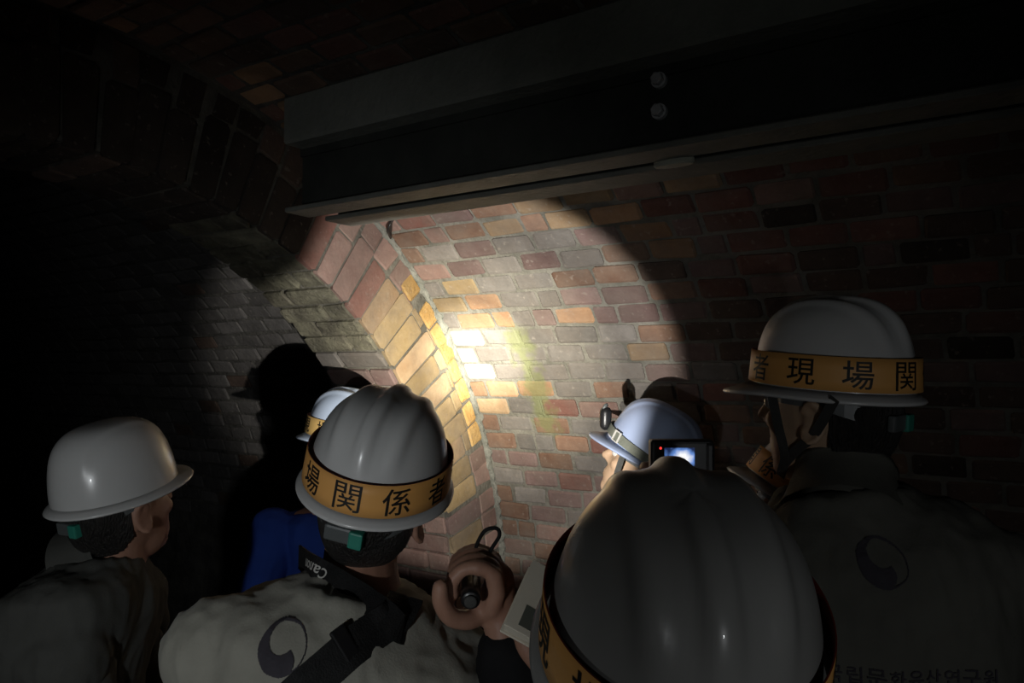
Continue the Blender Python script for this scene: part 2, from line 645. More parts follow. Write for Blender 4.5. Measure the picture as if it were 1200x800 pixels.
def brick_mesh(k, taper=0.0):
    """a brick with worn arrises, unit size (x along the course, y depth, z height); 44 triangles"""
    rnd = random.Random(100 + k)
    cx, cy, cz = .045, .06, .085
    V, F = [], []
    idx = {}
    for sx in (-1, 1):
        for sy in (-1, 1):
            for sz in (-1, 1):
                c = [sx * .5, sy * .5, sz * .5]
                cut = [cx * rnd.uniform(.5, 1.9), cy * rnd.uniform(.6, 1.5), cz * rnd.uniform(.5, 1.9)]
                j = [rnd.uniform(-.02, .012), rnd.uniform(-.03, .015), rnd.uniform(-.045, .02)]
                base = [sx * (.5 + j[0]), sy * (.5 + j[1]), sz * (.5 + j[2])]
                for ax in range(3):
                    p = list(base)
                    for o in range(3):
                        if o != ax: p[o] -= (sx, sy, sz)[o] * cut[o]
                    idx[(sx, sy, sz, ax)] = len(V)
                    V.append(Vector(p))
    S = (-1, 1)
    for ax in range(3):
        o = [q for q in range(3) if q != ax]
        for s in S:
            q = []
            for a, b in ((-1, -1), (1, -1), (1, 1), (-1, 1)):
                k3 = [0, 0, 0]
                k3[ax], k3[o[0]], k3[o[1]] = s, a, b
                q.append(idx[(*k3, ax)])
            F.append(tuple(q))
    for ax in range(3):
        o = [q for q in range(3) if q != ax]
        for a in S:
            for b in S:
                q = []
                for s, order in ((-1, (o[0], o[1])), (1, (o[1], o[0]))):
                    for fx in order:
                        k3 = [0, 0, 0]
                        k3[ax], k3[o[0]], k3[o[1]] = s, a, b
                        q.append(idx[(*k3, fx)])
                F.append(tuple(q))
    for sx in S:
        for sy in S:
            for sz in S: F.append(tuple(idx[(sx, sy, sz, ax)] for ax in range(3)))
    for p in V: p.z *= 1 + taper * p.x
    me = bpy.data.meshes.new('brick')
    me.from_pydata([tuple(v) for v in V], [], F)
    bm = bmesh.new()
    bm.from_mesh(me)
    bmesh.ops.recalc_face_normals(bm, faces=bm.faces)
    bm.to_mesh(me)
    bm.free()
    me.materials.append(B['mauve'])
    return me


BRICKS = [brick_mesh(k) for k in range(10)]
WEDGES = [brick_mesh(k, .125) for k in range(8)]


def brick(parent, ang, s, rad, ln, ht, dp, cls, along='s', jit=1.0):
    """one brick: its front face at radius rad (facing the axis) at angle ang, centre s along the tunnel"""
    a = R(ang)
    inn = Vector((-math.cos(a), 0, -math.sin(a)))     # towards the axis
    tan = Vector((-math.sin(a), 0, math.cos(a)))
    ys = Vector((0, 1, 0))
    o = bpy.data.objects.new('brick', random.choice(BRICKS))
    COL.objects.link(o)
    o.parent = parent
    c = Vector((UC, s, ZC)) - inn * (rad + dp / 2 + random.uniform(-.0028, .0028) * jit)
    X, Y, Z = (ys, -inn, tan)
    if random.random() < .5: X, Z = -X, -Z
    rot = Matrix((X, Y, Z)).transposed().to_4x4()
    rot = rot @ Matrix.Rotation(random.gauss(0, .010) * jit, 4, 'Y') @ Matrix.Rotation(random.gauss(0, .008) * jit, 4, 'Z')
    o.matrix_local = Matrix.Translation(c) @ rot @ Matrix.Diagonal((ln, dp, ht, 1))
    o.material_slots[0].link = 'OBJECT'
    o.material_slots[0].material = B[cls]
    return o


# colours of single bricks read off the photograph: (picture point, kind of clay)
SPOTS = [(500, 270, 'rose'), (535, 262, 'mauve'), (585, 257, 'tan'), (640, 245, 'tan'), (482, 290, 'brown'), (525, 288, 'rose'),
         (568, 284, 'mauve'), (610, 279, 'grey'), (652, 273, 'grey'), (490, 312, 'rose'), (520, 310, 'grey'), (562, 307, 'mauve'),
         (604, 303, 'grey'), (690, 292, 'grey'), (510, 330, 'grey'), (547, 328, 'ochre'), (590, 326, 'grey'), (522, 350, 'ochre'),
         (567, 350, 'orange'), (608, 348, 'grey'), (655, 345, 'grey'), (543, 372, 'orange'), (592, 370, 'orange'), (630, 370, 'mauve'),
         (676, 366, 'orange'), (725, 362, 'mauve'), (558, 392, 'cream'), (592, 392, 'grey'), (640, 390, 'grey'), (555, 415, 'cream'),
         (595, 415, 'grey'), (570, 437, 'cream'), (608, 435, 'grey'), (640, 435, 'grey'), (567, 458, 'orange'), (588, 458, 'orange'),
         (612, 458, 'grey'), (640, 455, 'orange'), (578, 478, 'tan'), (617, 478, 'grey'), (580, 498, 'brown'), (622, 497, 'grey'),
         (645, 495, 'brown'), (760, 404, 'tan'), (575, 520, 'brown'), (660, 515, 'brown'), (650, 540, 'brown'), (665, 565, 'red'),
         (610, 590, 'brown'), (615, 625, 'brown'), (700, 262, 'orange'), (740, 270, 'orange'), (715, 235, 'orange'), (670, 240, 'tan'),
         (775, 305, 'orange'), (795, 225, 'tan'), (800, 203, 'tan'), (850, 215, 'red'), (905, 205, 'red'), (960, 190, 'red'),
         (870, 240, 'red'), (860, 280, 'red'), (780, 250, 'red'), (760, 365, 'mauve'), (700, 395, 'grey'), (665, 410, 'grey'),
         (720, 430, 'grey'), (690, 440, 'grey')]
claims = [(cyl_hit(x, y, RA), c) for x, y, c in SPOTS]
PITCH_A, PITCH_S = 2.46, 0.146


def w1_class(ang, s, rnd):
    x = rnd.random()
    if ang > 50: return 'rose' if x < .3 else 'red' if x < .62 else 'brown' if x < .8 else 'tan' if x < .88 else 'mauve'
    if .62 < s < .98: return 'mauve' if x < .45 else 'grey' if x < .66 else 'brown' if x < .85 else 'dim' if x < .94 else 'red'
    if s < .85: return 'dim' if x < .52 else 'red' if x < .72 else 'dark' if x < .80 else 'mauve' if x < .90 else 'brown'  # outside the torch spill, darker bricks carry the shade
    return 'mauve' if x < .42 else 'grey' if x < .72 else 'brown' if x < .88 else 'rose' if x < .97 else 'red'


rnd = random.Random(3)
rows = [57.0 - PITCH_A * k for k in range(0, 24)]     # row centres on the right wall, beam to springing
placed = []
cells = []
for k, ac in enumerate(rows):
    off = (0.5 if k % 2 else 0.0) * PITCH_S + rnd.uniform(-.02, .02)
    s = S0 - .006 - (PITCH_S * .5 if k % 2 else PITCH_S * .95) - rnd.uniform(-.008, .008)
    edges = [S0 - .004]
    while s > -0.30:
        edges.append(s)
        ln = PITCH_S * (rnd.uniform(.93, 1.07) if rnd.random() > .10 else .56)
        s -= ln
    for e0, e1 in zip(edges, edges[1:]): cells.append((ac + rnd.uniform(-.12, .12), e0, e1))
cells.sort(key=lambda c: -c[1])
claim_of = {}
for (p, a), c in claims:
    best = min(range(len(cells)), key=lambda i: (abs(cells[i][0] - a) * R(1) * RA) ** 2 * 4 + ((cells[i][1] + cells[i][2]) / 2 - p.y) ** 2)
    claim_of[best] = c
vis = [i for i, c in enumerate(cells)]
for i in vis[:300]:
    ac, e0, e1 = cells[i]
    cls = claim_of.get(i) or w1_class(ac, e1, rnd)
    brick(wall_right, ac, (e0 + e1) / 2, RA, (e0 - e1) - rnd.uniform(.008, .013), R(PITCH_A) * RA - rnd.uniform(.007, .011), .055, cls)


def joined_bricks(name, parent, cells, rad, m, pitch):
    V, F = [], []
    for ac, e0, e1 in cells:
        me = random.choice(BRICKS)
        a = R(ac)
        inn = Vector((-math.cos(a), 0, -math.sin(a)))
        tan = Vector((-math.sin(a), 0, math.cos(a)))
        c = Vector((UC, (e0 + e1) / 2, ZC)) - inn * (rad + .0275 + random.uniform(-.003, .003))
        n = len(V)
        for v in me.vertices:
            V.append(c + Vector((0, 1, 0)) * v.co.x * (e0 - e1 - .010) - inn * v.co.y * .055 + tan * v.co.z * (R(pitch) * rad - .009))
        F += [tuple(i + n for i in p.vertices) for p in me.polygons]
    o = obj(name, (V, F), m, parent)
    o['kind'] = 'stuff'
    return o


rest = [cells[i] for i in vis[300:]]
for k, ac in enumerate(rows):      # further along towards the camera and behind it
    s = -.30 - (PITCH_S * .5 if k % 2 else 0)
    while s > -2.2:
        rest.append((ac, s, s - PITCH_S))
        s -= PITCH_S
joined_bricks('brick_courses', wall_right, rest, RA, B['dim'], PITCH_A)

# crown of the vault, over the beam
up_rows = [57.0 + PITCH_A * k for k in range(1, 17)]
up_cells = []
for k, ac in enumerate(up_rows):
    s = S0 - .004
    e0 = s
    s -= PITCH_S * (.5 if k % 2 else .95)
    while s > 0.55:
        up_cells.append((ac, e0, s))
        e0 = s
        s -= PITCH_S * rnd.uniform(.92, 1.08)
for ac, e0, e1 in up_cells:
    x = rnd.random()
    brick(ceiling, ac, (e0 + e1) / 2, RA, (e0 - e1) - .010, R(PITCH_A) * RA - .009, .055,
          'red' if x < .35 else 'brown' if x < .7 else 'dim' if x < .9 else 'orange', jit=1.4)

# the rib: voussoirs on its face, bricks across its soffit
VP = 3.07
YEL = [ring_hit(*p) for p in ((480, 325), (492, 362), (510, 392), (527, 415), (540, 440), (548, 462), (558, 488), (566, 505))]


def ring_brick(ang, r0, r1, s0, s1, cls, fr=0.0):
    ht = R(VP) * (r0 + r1) / 2 - rnd.uniform(.004, .008)
    a = R(ang)
    rad = Vector((math.cos(a), 0, math.sin(a)))
    tan = Vector((-math.sin(a), 0, math.cos(a)))
    o = bpy.data.objects.new('brick', rnd.choice(WEDGES))
    COL.objects.link(o)
    o.parent = rib
    c = Vector((UC, 0, ZC)) + rad * ((r0 + r1) / 2) + Vector((0, 1, 0)) * ((s0 + s1) / 2 - fr + rnd.uniform(-.002, .002))
    X, Y, Z = rad, Vector((0, 1, 0)), tan
    rot = Matrix((X, Y, Z)).transposed().to_4x4() @ Matrix.Rotation(rnd.gauss(0, .012), 4, 'Y')
    o.matrix_local = Matrix.Translation(c) @ rot @ Matrix.Diagonal((r1 - r0 - .005, s1 - s0 - .006, ht, 1))
    o.material_slots[0].link = 'OBJECT'
    o.material_slots[0].material = B[cls]


a = 34.65 - VP * 11.5
k = 0
while a < 101:
    ac = a + rnd.uniform(-.25, .25)
    r_mid = RB + .195 + rnd.uniform(-.02, .025)
    if a > 47 and a < 60: r_mid = RB + rnd.choice((.17, .20, .215))
    dp = .024
    x = rnd.random()
    if a > 63: ci = 'dark' if x < .8 else 'dim'  # upper ring is unlit, its shade painted by dark bricks
    elif a > 49: ci = 'rose' if x < .55 else 'mauve' if x < .75 else 'red'
    elif a > 22: ci = 'ochre' if x < .45 else 'tan' if x < .75 else 'rose'
    else: ci = 'rose' if x < .5 else 'mauve' if x < .8 else 'ochre'
    ring_brick(ac, RB, r_mid, S0, S0 + dp, ci)
    co = ci
    if 23 < a < 46.5: co = 'yellow'
    elif x > .6: co = 'rose' if a < 63 else 'dim'
    # the outer pieces are short and broken
    if co == 'yellow':
        r2 = RA - rnd.uniform(.062, .088)
        ring_brick(ac + rnd.uniform(-.3, .3), r_mid, r2, S0, S0 + .1, 'ochre' if rnd.random() < .6 else 'rose')
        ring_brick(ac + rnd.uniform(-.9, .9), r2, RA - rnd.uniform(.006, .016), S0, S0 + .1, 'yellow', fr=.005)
    else:
        ring_brick(ac + rnd.uniform(-.5, .5), r_mid, RA - rnd.uniform(.0, .012), S0, S0 + .1, co)
    # soffit bricks behind the voussoir
    xs = S0 + dp
    while xs < S1 - .03:
        ln = min(S1 - xs, (.105 if (k % 2) == (xs < S0 + .1) else .205))
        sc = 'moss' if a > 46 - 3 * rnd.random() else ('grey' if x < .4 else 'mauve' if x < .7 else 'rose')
        if a > 70: sc = 'dark' if x < .6 else 'dim'  # same painted shade on the upper soffit
        brick(rib, ac, xs + ln / 2, RB, ln - .008, R(VP) * RB - .008, .06, sc, jit=1.6 if sc == 'moss' else 1)
        xs += ln
    a += VP
    k += 1

# the grey vault beyond the rib
far_cells = []
for k in range(27):
    ac = 6 + PITCH_A * k
    s = S1 + (.07 if k % 2 else .0)
    while s < 5.2:
        ln = .155 * rnd.uniform(.93, 1.07)
        far_cells.append((ac + rnd.uniform(-.15, .15), s + ln, s))
        s += ln


def far_rank(c):
    p = Vector((UC + RA * math.cos(R(c[0])), c[1], ZC + RA * math.sin(R(c[0]))))
    d = p - CPOS
    px = 600 + FPX * d.dot(RT) / d.dot(CF)
    return abs(px - 290) + (300 if px > 440 else 0)


far_cells.sort(key=far_rank)
for ac, e0, e1 in far_cells[:300]:
    x = rnd.random()
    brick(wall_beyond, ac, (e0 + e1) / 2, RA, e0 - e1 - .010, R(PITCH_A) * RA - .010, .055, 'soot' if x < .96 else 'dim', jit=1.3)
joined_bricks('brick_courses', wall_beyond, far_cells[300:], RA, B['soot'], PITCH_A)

# crumbled mortar in the corner between rib and vault
fil = []
for k in range(150):
    a_ = 4 + 54 * k / 149
    w1, w2 = .006 + .022 * abs(noise.noise(Vector((a_ * .5, 1, 0)))) * 1.6, .005 + .020 * abs(noise.noise(Vector((a_ * .6, 7, 0)))) * 1.6
    jj = .003 * noise.noise(Vector((a_ * 2.1, 3, 0)))
    def rp(r_, y): return Vector((UC + r_ * math.cos(R(a_)), y, ZC + r_ * math.sin(R(a_))))
    fil.append([rp(RA + .02, S0 + .02), rp(RA - w1, S0 + .012), rp(RA - w1 * .9, S0 - .0035 + jj), rp(RA - .006 + jj, S0 - .006), rp(RA - .0045 + jj, S0 - w2 * .9), rp(RA + .012, S0 - w2)])
obj('mortar_fillet', loft(fil), M['mortar_pale'], wall_right)

# ---------------------------------------------------------------- steel beams under the crown
BE, BN = 1.60, -1.4
FR = 1.327


def bar(u0, u1, z0, z1, s0=BN, s1=BE): return box((u0 + u1) / 2, (s0 + s1) / 2, (z0 + z1) / 2, u1 - u0, s1 - s0, z1 - z0)


t = empty('steel_beam', (FR, BE, 2.16))
tag(t, 'dark I-beam with two bolts in its web running under the brick vault', 'beam')
off = t.location.copy()
obj('casing', bev(bar(FR - .008, FR + .098, 2.338, 2.462), .006, 1), M['lintel'], t, off=off)
obj('web', bar(FR + .060, FR + .072, 2.172, 2.340), M['steel'], t, off=off)
obj('bottom_flange', bev(bar(FR, FR + .085, 2.160, 2.173), .003, 1), M['steel_grey'], t, off=off)
obj('fillet', bar(FR + .052, FR + .060, 2.318, 2.340), M['steel'], t, off=off)
for z in (2.3105, 2.249):
    hx = []
    s = .578
    def ringhex(u, r, n=6): return [Vector((u, s + r * math.sin(2 * PI * k / n + .3), z + r * math.cos(2 * PI * k / n + .3))) for k in range(n)]
    b_ = obj('bolt', loft([ringhex(FR + .050, .0125), ringhex(FR + .038, .0125), ringhex(FR + .036, .010)]), M['bolt'], t, off=off)
    obj('washer', loft([ringhex(FR + .060, .0155, 16), ringhex(FR + .050, .0155, 16)]), M['bolt'], b_, off=off)

t2 = empty('steel_beam', (FR + .14, BE, 2.16))
tag(t2, 'narrower dark steel beam behind the bolted one, nearer the lit bricks', 'beam')
off = t2.location.copy()
obj('web', bar(FR + .19, FR + .20, 2.172, 2.27), M['steel'], t2, off=off)
obj('top_flange', bar(FR + .14, FR + .235, 2.27, 2.282), M['steel'], t2, off=off)
obj('bottom_flange', bev(bar(FR + .139, FR + .240, 2.160, 2.173), .003, 1), M['steel_grey'], t2, off=off)

# pale oval cap in the gap of the two flanges
c = Vector((FR + .094, .565, 2.160))
rg = []
for z, q in ((.010, .86), (.0, 1), (-.006, 1), (-.010, .9)):
    rg.append([c + Vector((.017 * q * math.cos(2 * PI * k / 28), .042 * q * math.sin(2 * PI * k / 28), z)) for k in range(28)])
oc = obj('oval_cap', loft(rg), M['pale_plastic'])
tag(oc, 'small pale oval cap set in the gap between the two steel beams', 'cap')

# loose black wires below the beam end
w0 = cyl_hit(458, 270, RA)[0]
cw = empty('cut_cable', w0)
tag(cw, 'short cut black cable strands poking out under the beam end', 'cable')
for i, (dx, dy, dz) in enumerate(((-.055, -.10, .055), (-.05, -.075, .045), (-.04, -.05, .03))):
    q = [Vector((0, 0, -.012 * i)), Vector((dx * .5 - .02, dy * .5, dz * .5 - .01 * i)), Vector((dx, dy, dz))]
    obj('strand', tube(curve_pts(q, 5), .0042, 8), M['lens_black'], cw, smooth=True)

# ---------------------------------------------------------------- safety helmets
KANJI = '現場関係者'


def hframe(center, heading, pitch, roll=0):
    """4x4 frame: X right, Y front, Z up of a head that faces heading, looks up by pitch and tips to its right by roll"""
    f = head_dir(heading)
    r = f.cross(UPZ)
    y = f * math.cos(R(pitch)) + UPZ * math.sin(R(pitch))
    z = r.cross(y)
    q = Matrix((r, y, z)).transposed()
    q = q @ Matrix.Rotation(R(roll), 3, 'Y')
    m = q.to_4x4()
    m.translation = center
    return m


def shell_pt(th, e, kind, A=.110, Bx=.130, H=.148):
    """a point of the dome: th round the head (0 = right, 90 = front), e = 0 rim .. 1 crown"""
    ph = e * PI / 2
    cr = max(math.cos(ph), 0) ** (.62 if kind != 'round' else .52)
    z = H * math.sin(ph) ** (1.0 if kind != 'round' else .95)
    x, y = A * cr * math.cos(th), Bx * cr * math.sin(th)
    k = 0.0
    up = min(1, max(0, (e - .18) / .4))
    up = up * up * (3 - 2 * up)
    if kind == 'ridged':
        def pl(c, hw, s): return 1 / (1 + math.exp((abs(x - c) - hw) / s))
        k = .0085 * pl(0, .012, .0022) + .006 * (pl(-.046, .009, .0026) + pl(.046, .009, .0026))
    elif kind == 'twin':
        def pl(c, hw, s): return 1 / (1 + math.exp((abs(x - c) - hw) / s))
        k = .006 * pl(0, .034, .003) + .004 * pl(0, .012, .003)
    elif kind == 'round':
        k = .003 * (1 / (1 + math.exp((abs(x) - .055) / .002))) * (1 if y < .06 else .5)
    k *= up
    n = Vector((x / A ** 2, y / Bx ** 2, z / H ** 2 + 1e-6)).normalized()
    return Vector((x, y, z)) + n * k


def helmet(name, frame, kind, m, label, group=None, text_at=None, band_m=None, visor=.038, band_z=(.010, .062), buckle=True, chin=None, sc=1.0):
    t = empty(name)
    t.matrix_world = frame @ Matrix.Scale(sc, 4)
    tag(t, label, 'helmet', group)
    NT, NE = 120, 34
    rings = [[shell_pt(2 * PI * k / NT, (i / NE) ** 1.0 if i < NE else .9985, kind) for k in range(NT)] for i in range(NE + 1)]
    out = loft(rings, caps=False)
    inn = [[Vector((p.x * .975, p.y * .978, p.z - .004)) for p in r] for r in rings]
    V, F = out
    n0 = len(V)
    V = V + [p for r in inn for p in r]
    F = list(F) + [tuple(n0 + i for i in q[::-1]) for q in out[1]]
    F.append(tuple(NE * NT + k for k in range(NT)))
    F.append(tuple(n0 + NE * NT + k for k in range(NT - 1, -1, -1)))
    obj('shell', (V, F), m, t, smooth=True)
    # brim with its rolled lip, longer at the front
    rr = []
    for k in range(NT):
        th = 2 * PI * k / NT
        fr = max(0, math.sin(th))
        w_ = .011 + (visor - .008) * fr ** 2.2
        d = Vector((math.cos(th) * .110, math.sin(th) * .130, 0))
        o_ = Vector((math.cos(th), math.sin(th), 0))
        drop = -.006 - .012 * fr ** 3 * (1 if kind != 'round' else -.2)
        pr = [d * .975 + Vector((0, 0, .004)), d * .985 + Vector((0, 0, -.004)), d + o_ * w_ * .6 + Vector((0, 0, drop * .7 - .003)), d + o_ * w_ + Vector((0, 0, drop - .003)),
              d + o_ * (w_ + .003) + Vector((0, 0, drop)), d + o_ * w_ + Vector((0, 0, drop + .004)), d + o_ * w_ * .6 + Vector((0, 0, drop * .5 + .003)), d * 1.0 + Vector((0, 0, .008))]
        rr.append(pr)
    m_ = len(rr[0])
    V = [p for r in rr for p in r]
    F = [(k * m_ + j, ((k + 1) % NT) * m_ + j, ((k + 1) % NT) * m_ + (j + 1) % m_, k * m_ + (j + 1) % m_) for k in range(NT) for j in range(m_)]
    obj('brim', (V, F), m, t, smooth=True)
    if text_at is not None:
        z0, z1 = band_z

        def bp(th, z, off):
            u = (z - z0) / (z1 - z0)
            a_, b_ = .1165 - .003 * u + off, .1365 - .003 * u + off
            return Vector((a_ * math.cos(th), b_ * math.sin(th), z))
        outr = [[bp(2 * PI * k / NT, z0 + (z1 - z0) * j / 3, 0) for k in range(NT)] for j in range(4)]
        inr = [[bp(2 * PI * k / NT, z0 + (z1 - z0) * j / 3, -.0016) for k in range(NT)] for j in range(4)]
        V, F = loft(outr, caps=False)
        n0 = len(V)
        V2, F2 = loft(inr, caps=False)
        nf = len(F)
        F = F + [tuple(i + n0 for i in q[::-1]) for q in F2]
        for k in range(NT):
            k2 = (k + 1) % NT
            F.append((3 * NT + k, 3 * NT + k2, n0 + 3 * NT + k2, n0 + 3 * NT + k))
            F.append((k, n0 + k, n0 + k2, k2))
        bo = obj('band', (V + V2, F), [band_m or M['band'], M['band_back']], t, smooth=True)
        for i, p in enumerate(bo.data.polygons): p.material_index = 0 if i < nf else 1
        # the lettering printed round the band
        ch_i, th0 = text_at
        zc = (z0 + z1) / 2
        for q in range(10):
            gv, gf, _ = glyph(KANJI[(ch_i + q) % 5], .003 if KANJI[(ch_i + q) % 5] == '関' else .007)
            tc = R(th0 + 36 * q)
            V = []
            rr_ = math.hypot(.1165 * math.sin(tc), .1365 * math.cos(tc))
            for p in gv: V.append(bp(tc + p.x * .045 / rr_, zc + p.y * .043, .0007))
            obj('character', (V, gf), M['ink'], bo)
        # glued overlap of the band
        th = R(th0 - 15)
        P = [bp(th + R(1.5) * i, z0 + (z1 - z0) * j, .0012) for i in range(2) for j in (0, 1)]
    # inner headband with ratchet buckle at the back
    hb = []
    for k in range(48):
        th = 2 * PI * k / 48
        bk = max(0, -math.sin(th))
        ctr = Vector((.084 * math.cos(th), .101 * math.sin(th) - .006, -.010 - .028 * bk ** 1.5))
        o_ = Vector((math.cos(th), math.sin(th), 0))
        hb.append([ctr + Vector((0, 0, .012)), ctr + o_ * .003 + Vector((0, 0, .012)), ctr + o_ * .003 - Vector((0, 0, .012)), ctr - Vector((0, 0, .012))])
    V = [p for r in hb for p in r]
    F = [(k * 4 + j, ((k + 1) % 48) * 4 + j, ((k + 1) % 48) * 4 + (j + 1) % 4, k * 4 + (j + 1) % 4) for k in range(48) for j in range(4)]
    ho = obj('headband', (V, F), M['headband'], t)
    if buckle:
        obj('ratchet', bev(box(-.012, -.113, -.038, .05, .012, .026), .004, 2), M['headband'], ho)
        obj('buckle', bev(box(.014, -.1155, -.039, .022, .016, .027), .003, 2), M['teal'], ho)
    if chin:
        for pts in chin:
            cp = curve_pts(pts, 6)
            V, F = [], []
            for i, p in enumerate(cp):
                tg = (cp[min(i + 1, len(cp) - 1)] - cp[max(i - 1, 0)]).normalized()
                sd = Vector((-1 if p.x < 0 else 1, 0, 0))
                wv = tg.cross(sd).normalized() * .008
                V += [p + wv, p - wv, p - wv + sd * .002, p + wv + sd * .002]
            for i in range(len(cp) - 1):
                for j in range(4): F.append((i * 4 + j, i * 4 + (j + 1) % 4, i * 4 + 4 + (j + 1) % 4, i * 4 + 4 + j))
            F += [(0, 1, 2, 3), tuple(4 * (len(cp) - 1) + j for j in (3, 2, 1, 0))]
            obj('chin_strap', (V, F), M['chin'], t)
    return t


# ---------------------------------------------------------------- people
HEL = .038     # height of the helmet rim above the head's centre


def head_geo():
    g = [ball((0, -.004, .012), (.074, .095, .108), 24), ball((0, .030, -.055), (.056, .060, .060), 20), ball((0, .058, -.088), (.030, .030, .024), 14),
         ball((0, .02, -.02), (.066, .074, .07), 20)]
    g.append(tube([(0, .090, .028), (0, .101, .004), (0, .110, -.014)], [.008, .009, .012], 10))
    g.append(ball((.010, .098, -.020), .008, 10))
    g.append(ball((-.010, .098, -.020), .008, 10))
    g.append(tube([(-.046, .070, .034), (-.02, .088, .036), (.02, .088, .036), (.046, .070, .034)], [.007, .010, .010, .007], 10))
    g.append(tube([(-.022, .082, -.052), (0, .092, -.050), (.022, .082, -.052)], [.004, .0065, .004], 8))
    g.append(tube([(-.018, .082, -.062), (0, .090, -.062), (.018, .082, -.062)], [.004, .007, .004], 8))
    for s in (-1, 1):
        g.append(ball((s * .046, .058, -.012), (.020, .022, .020), 12))
        ear = [(s * (.076 + .010 * math.sin(a) ** 2), -.012 - .016 * math.cos(a), -.004 + .030 * math.sin(a)) for a in [R(q) for q in range(-150, 180, 30)]]
        g.append(tube(ear, .0055, 8))
        g.append(ball((s * .075, -.010, -.004), (.006, .014, .024), 10))
    return g


def hair_geo(low=-.065):
    NT, NP = 100, 64
    V, F, keep = [], [], {}
    for lay, q in ((0, 1.075), (1, 1.0)):
        for i in range(NP + 1):
            ph = PI / 2 - PI * i / NP * .86
            for k in range(NT):
                th = 2 * PI * k / NT
                V.append(Vector((.074 * q * math.cos(ph) * math.cos(th), -.004 + .095 * q * math.cos(ph) * math.sin(th), .012 + .108 * q * math.sin(ph))))
    def ok(p):
        y = p.y
        lim = .045 if y > .045 else (.045 - (.045 - y) * 1.0 if y > .005 else .005 - (.005 - y) * 1.25)
        if abs(p.x) > .05 and -.03 < y < .02: lim = max(lim, .018)
        return p.z > max(lim, low)
    n = (NP + 1) * NT
    sel = set()
    for i in range(NP):
        for k in range(NT):
            q = (i * NT + k, i * NT + (k + 1) % NT, (i + 1) * NT + (k + 1) % NT, (i + 1) * NT + k)
            if all(ok(V[j]) for j in q):
                sel.add((i, k))
                F.append(q)
                F.append(tuple(j + n for j in q[::-1]))
    for (i, k) in sel:
        if (i + 1, k) not in sel:
            a_, b_ = (i + 1) * NT + k, (i + 1) * NT + (k + 1) % NT
            F.append((a_, b_, b_ + n, a_ + n))
        for dk in (-1, 1):
            if (i, (k + dk) % NT) not in sel:
                kk = k if dk < 0 else (k + 1) % NT
                a_, b_ = i * NT + kk, (i + 1) * NT + kk
                F.append((a_, b_, b_ + n, a_ + n))
    return V, F


def sup(c, rt, fw, hw, hd, n=28, e=2.4):
    out = []
    for k in range(n):
        t_ = 2 * PI * k / n
        cx, cy = math.cos(t_), math.sin(t_)
        out.append(c + rt * (hw * math.copysign(abs(cx) ** (2 / e), cx)) + fw * (hd * math.copysign(abs(cy) ** (2 / e), cy)))
    return out


def torso_geo(J, add=0.0, wide=1.0, top=1.0):
    """rings from the hips to the neck; J holds pelvis, neck, right (unit vector)"""
    pel, nk, rt = J['pelvis'], J['neck'], J['right']
    axis = (nk - pel)
    ln = axis.length
    fw = UPZ.cross(rt).normalized()
    prof = [(-.10, .150, .105), (.0, .168, .118), (.18, .155, .108), (.40, .150, .105), (.62, .168, .118), (.78, .182, .118), (.88, .180, .105), (.94, .145, .085), (.99, .085, .068), (1.03, .062, .060)]
    rings = []
    sh = (J['sh_l'] + J['sh_r']) / 2
    srt = (J['sh_r'] - J['sh_l']).normalized()
    for u, hw, hd in prof:
        if u > top: continue
        c = pel + axis * u
        # the upper back bows backwards and follows the shoulders
        t_ = min(1, max(0, (u - .5) / .4))
        r_ = (rt * (1 - t_) + srt * t_).normalized()
        f_ = (fw - r_ * fw.dot(r_)).normalized()
        c = c - f_ * .018 * math.sin(min(1, max(0, (u - .3) / .7)) * PI)
        rings.append(sup(c, r_, f_, hw * wide + add, hd + add))
    return loft(rings)


def fingers(wr, palm_dir, side, normal, curl=.9, s=1.0):
    """a relaxed or gripping hand at wrist wr; palm_dir to the knuckles, side towards the thumb, normal out of the palm"""
    g = []
    d, sd, n = palm_dir.normalized(), side.normalized(), normal.normalized()
    pc = wr + d * .045 * s
    g.append(ball(pc, (.040 * s, .046 * s, .016 * s), 14, Matrix((sd, d, n)).transposed()))
    for i, (o_, l_) in enumerate(((.028, .072), (.009, .080), (-.010, .074), (-.028, .058))):
        p = wr + d * .080 * s + sd * o_ * s
        pts = [p - d * .03 * s, p]
        ang = .25
        for q in (.42, .32, .26):
            ang += curl * (.75 if q < .4 else .5)
            v = d * math.cos(ang) + n * math.sin(ang)
            p = p + v * l_ * q * s
            pts.append(p)
        g.append(tube(curve_pts(pts, 3), [.0088 * s] * (len(pts) * 3 - 2), 10))
    p = wr + d * .020 * s + sd * .026 * s
    pts = [p, p + sd * .022 * s + d * .026 * s + n * .010 * s, p + sd * .022 * s + d * .052 * s + n * .026 * s, p + sd * .012 * s + d * .072 * s + n * .036 * s]
    g.append(tube(curve_pts(pts, 3), [.0115 * s] * 10, 10))
    return g


def displace(me, amp, sc, seed=0):
    """cloth folds: noise pushed along the normals"""
    no = [v.normal.copy() for v in me.vertices]
    o_ = Vector((seed * 3.1, seed * 1.7, seed * .9))
    for v, n in zip(me.vertices, no):
        p = v.co
        a_ = noise.noise(Vector((p.x * sc[0], p.y * sc[0], p.z * sc[1])) + o_)
        b_ = noise.noise(Vector((p.x * sc[0] * 2.3, p.y * sc[0] * 2.3, p.z * sc[1] * 2.6)) + o_ * 2)
        rd = 1 - abs(b_) * 2.2
        v.co = p + n * (amp * a_ * 1.6 + amp * .55 * max(0, rd))
    me.update()


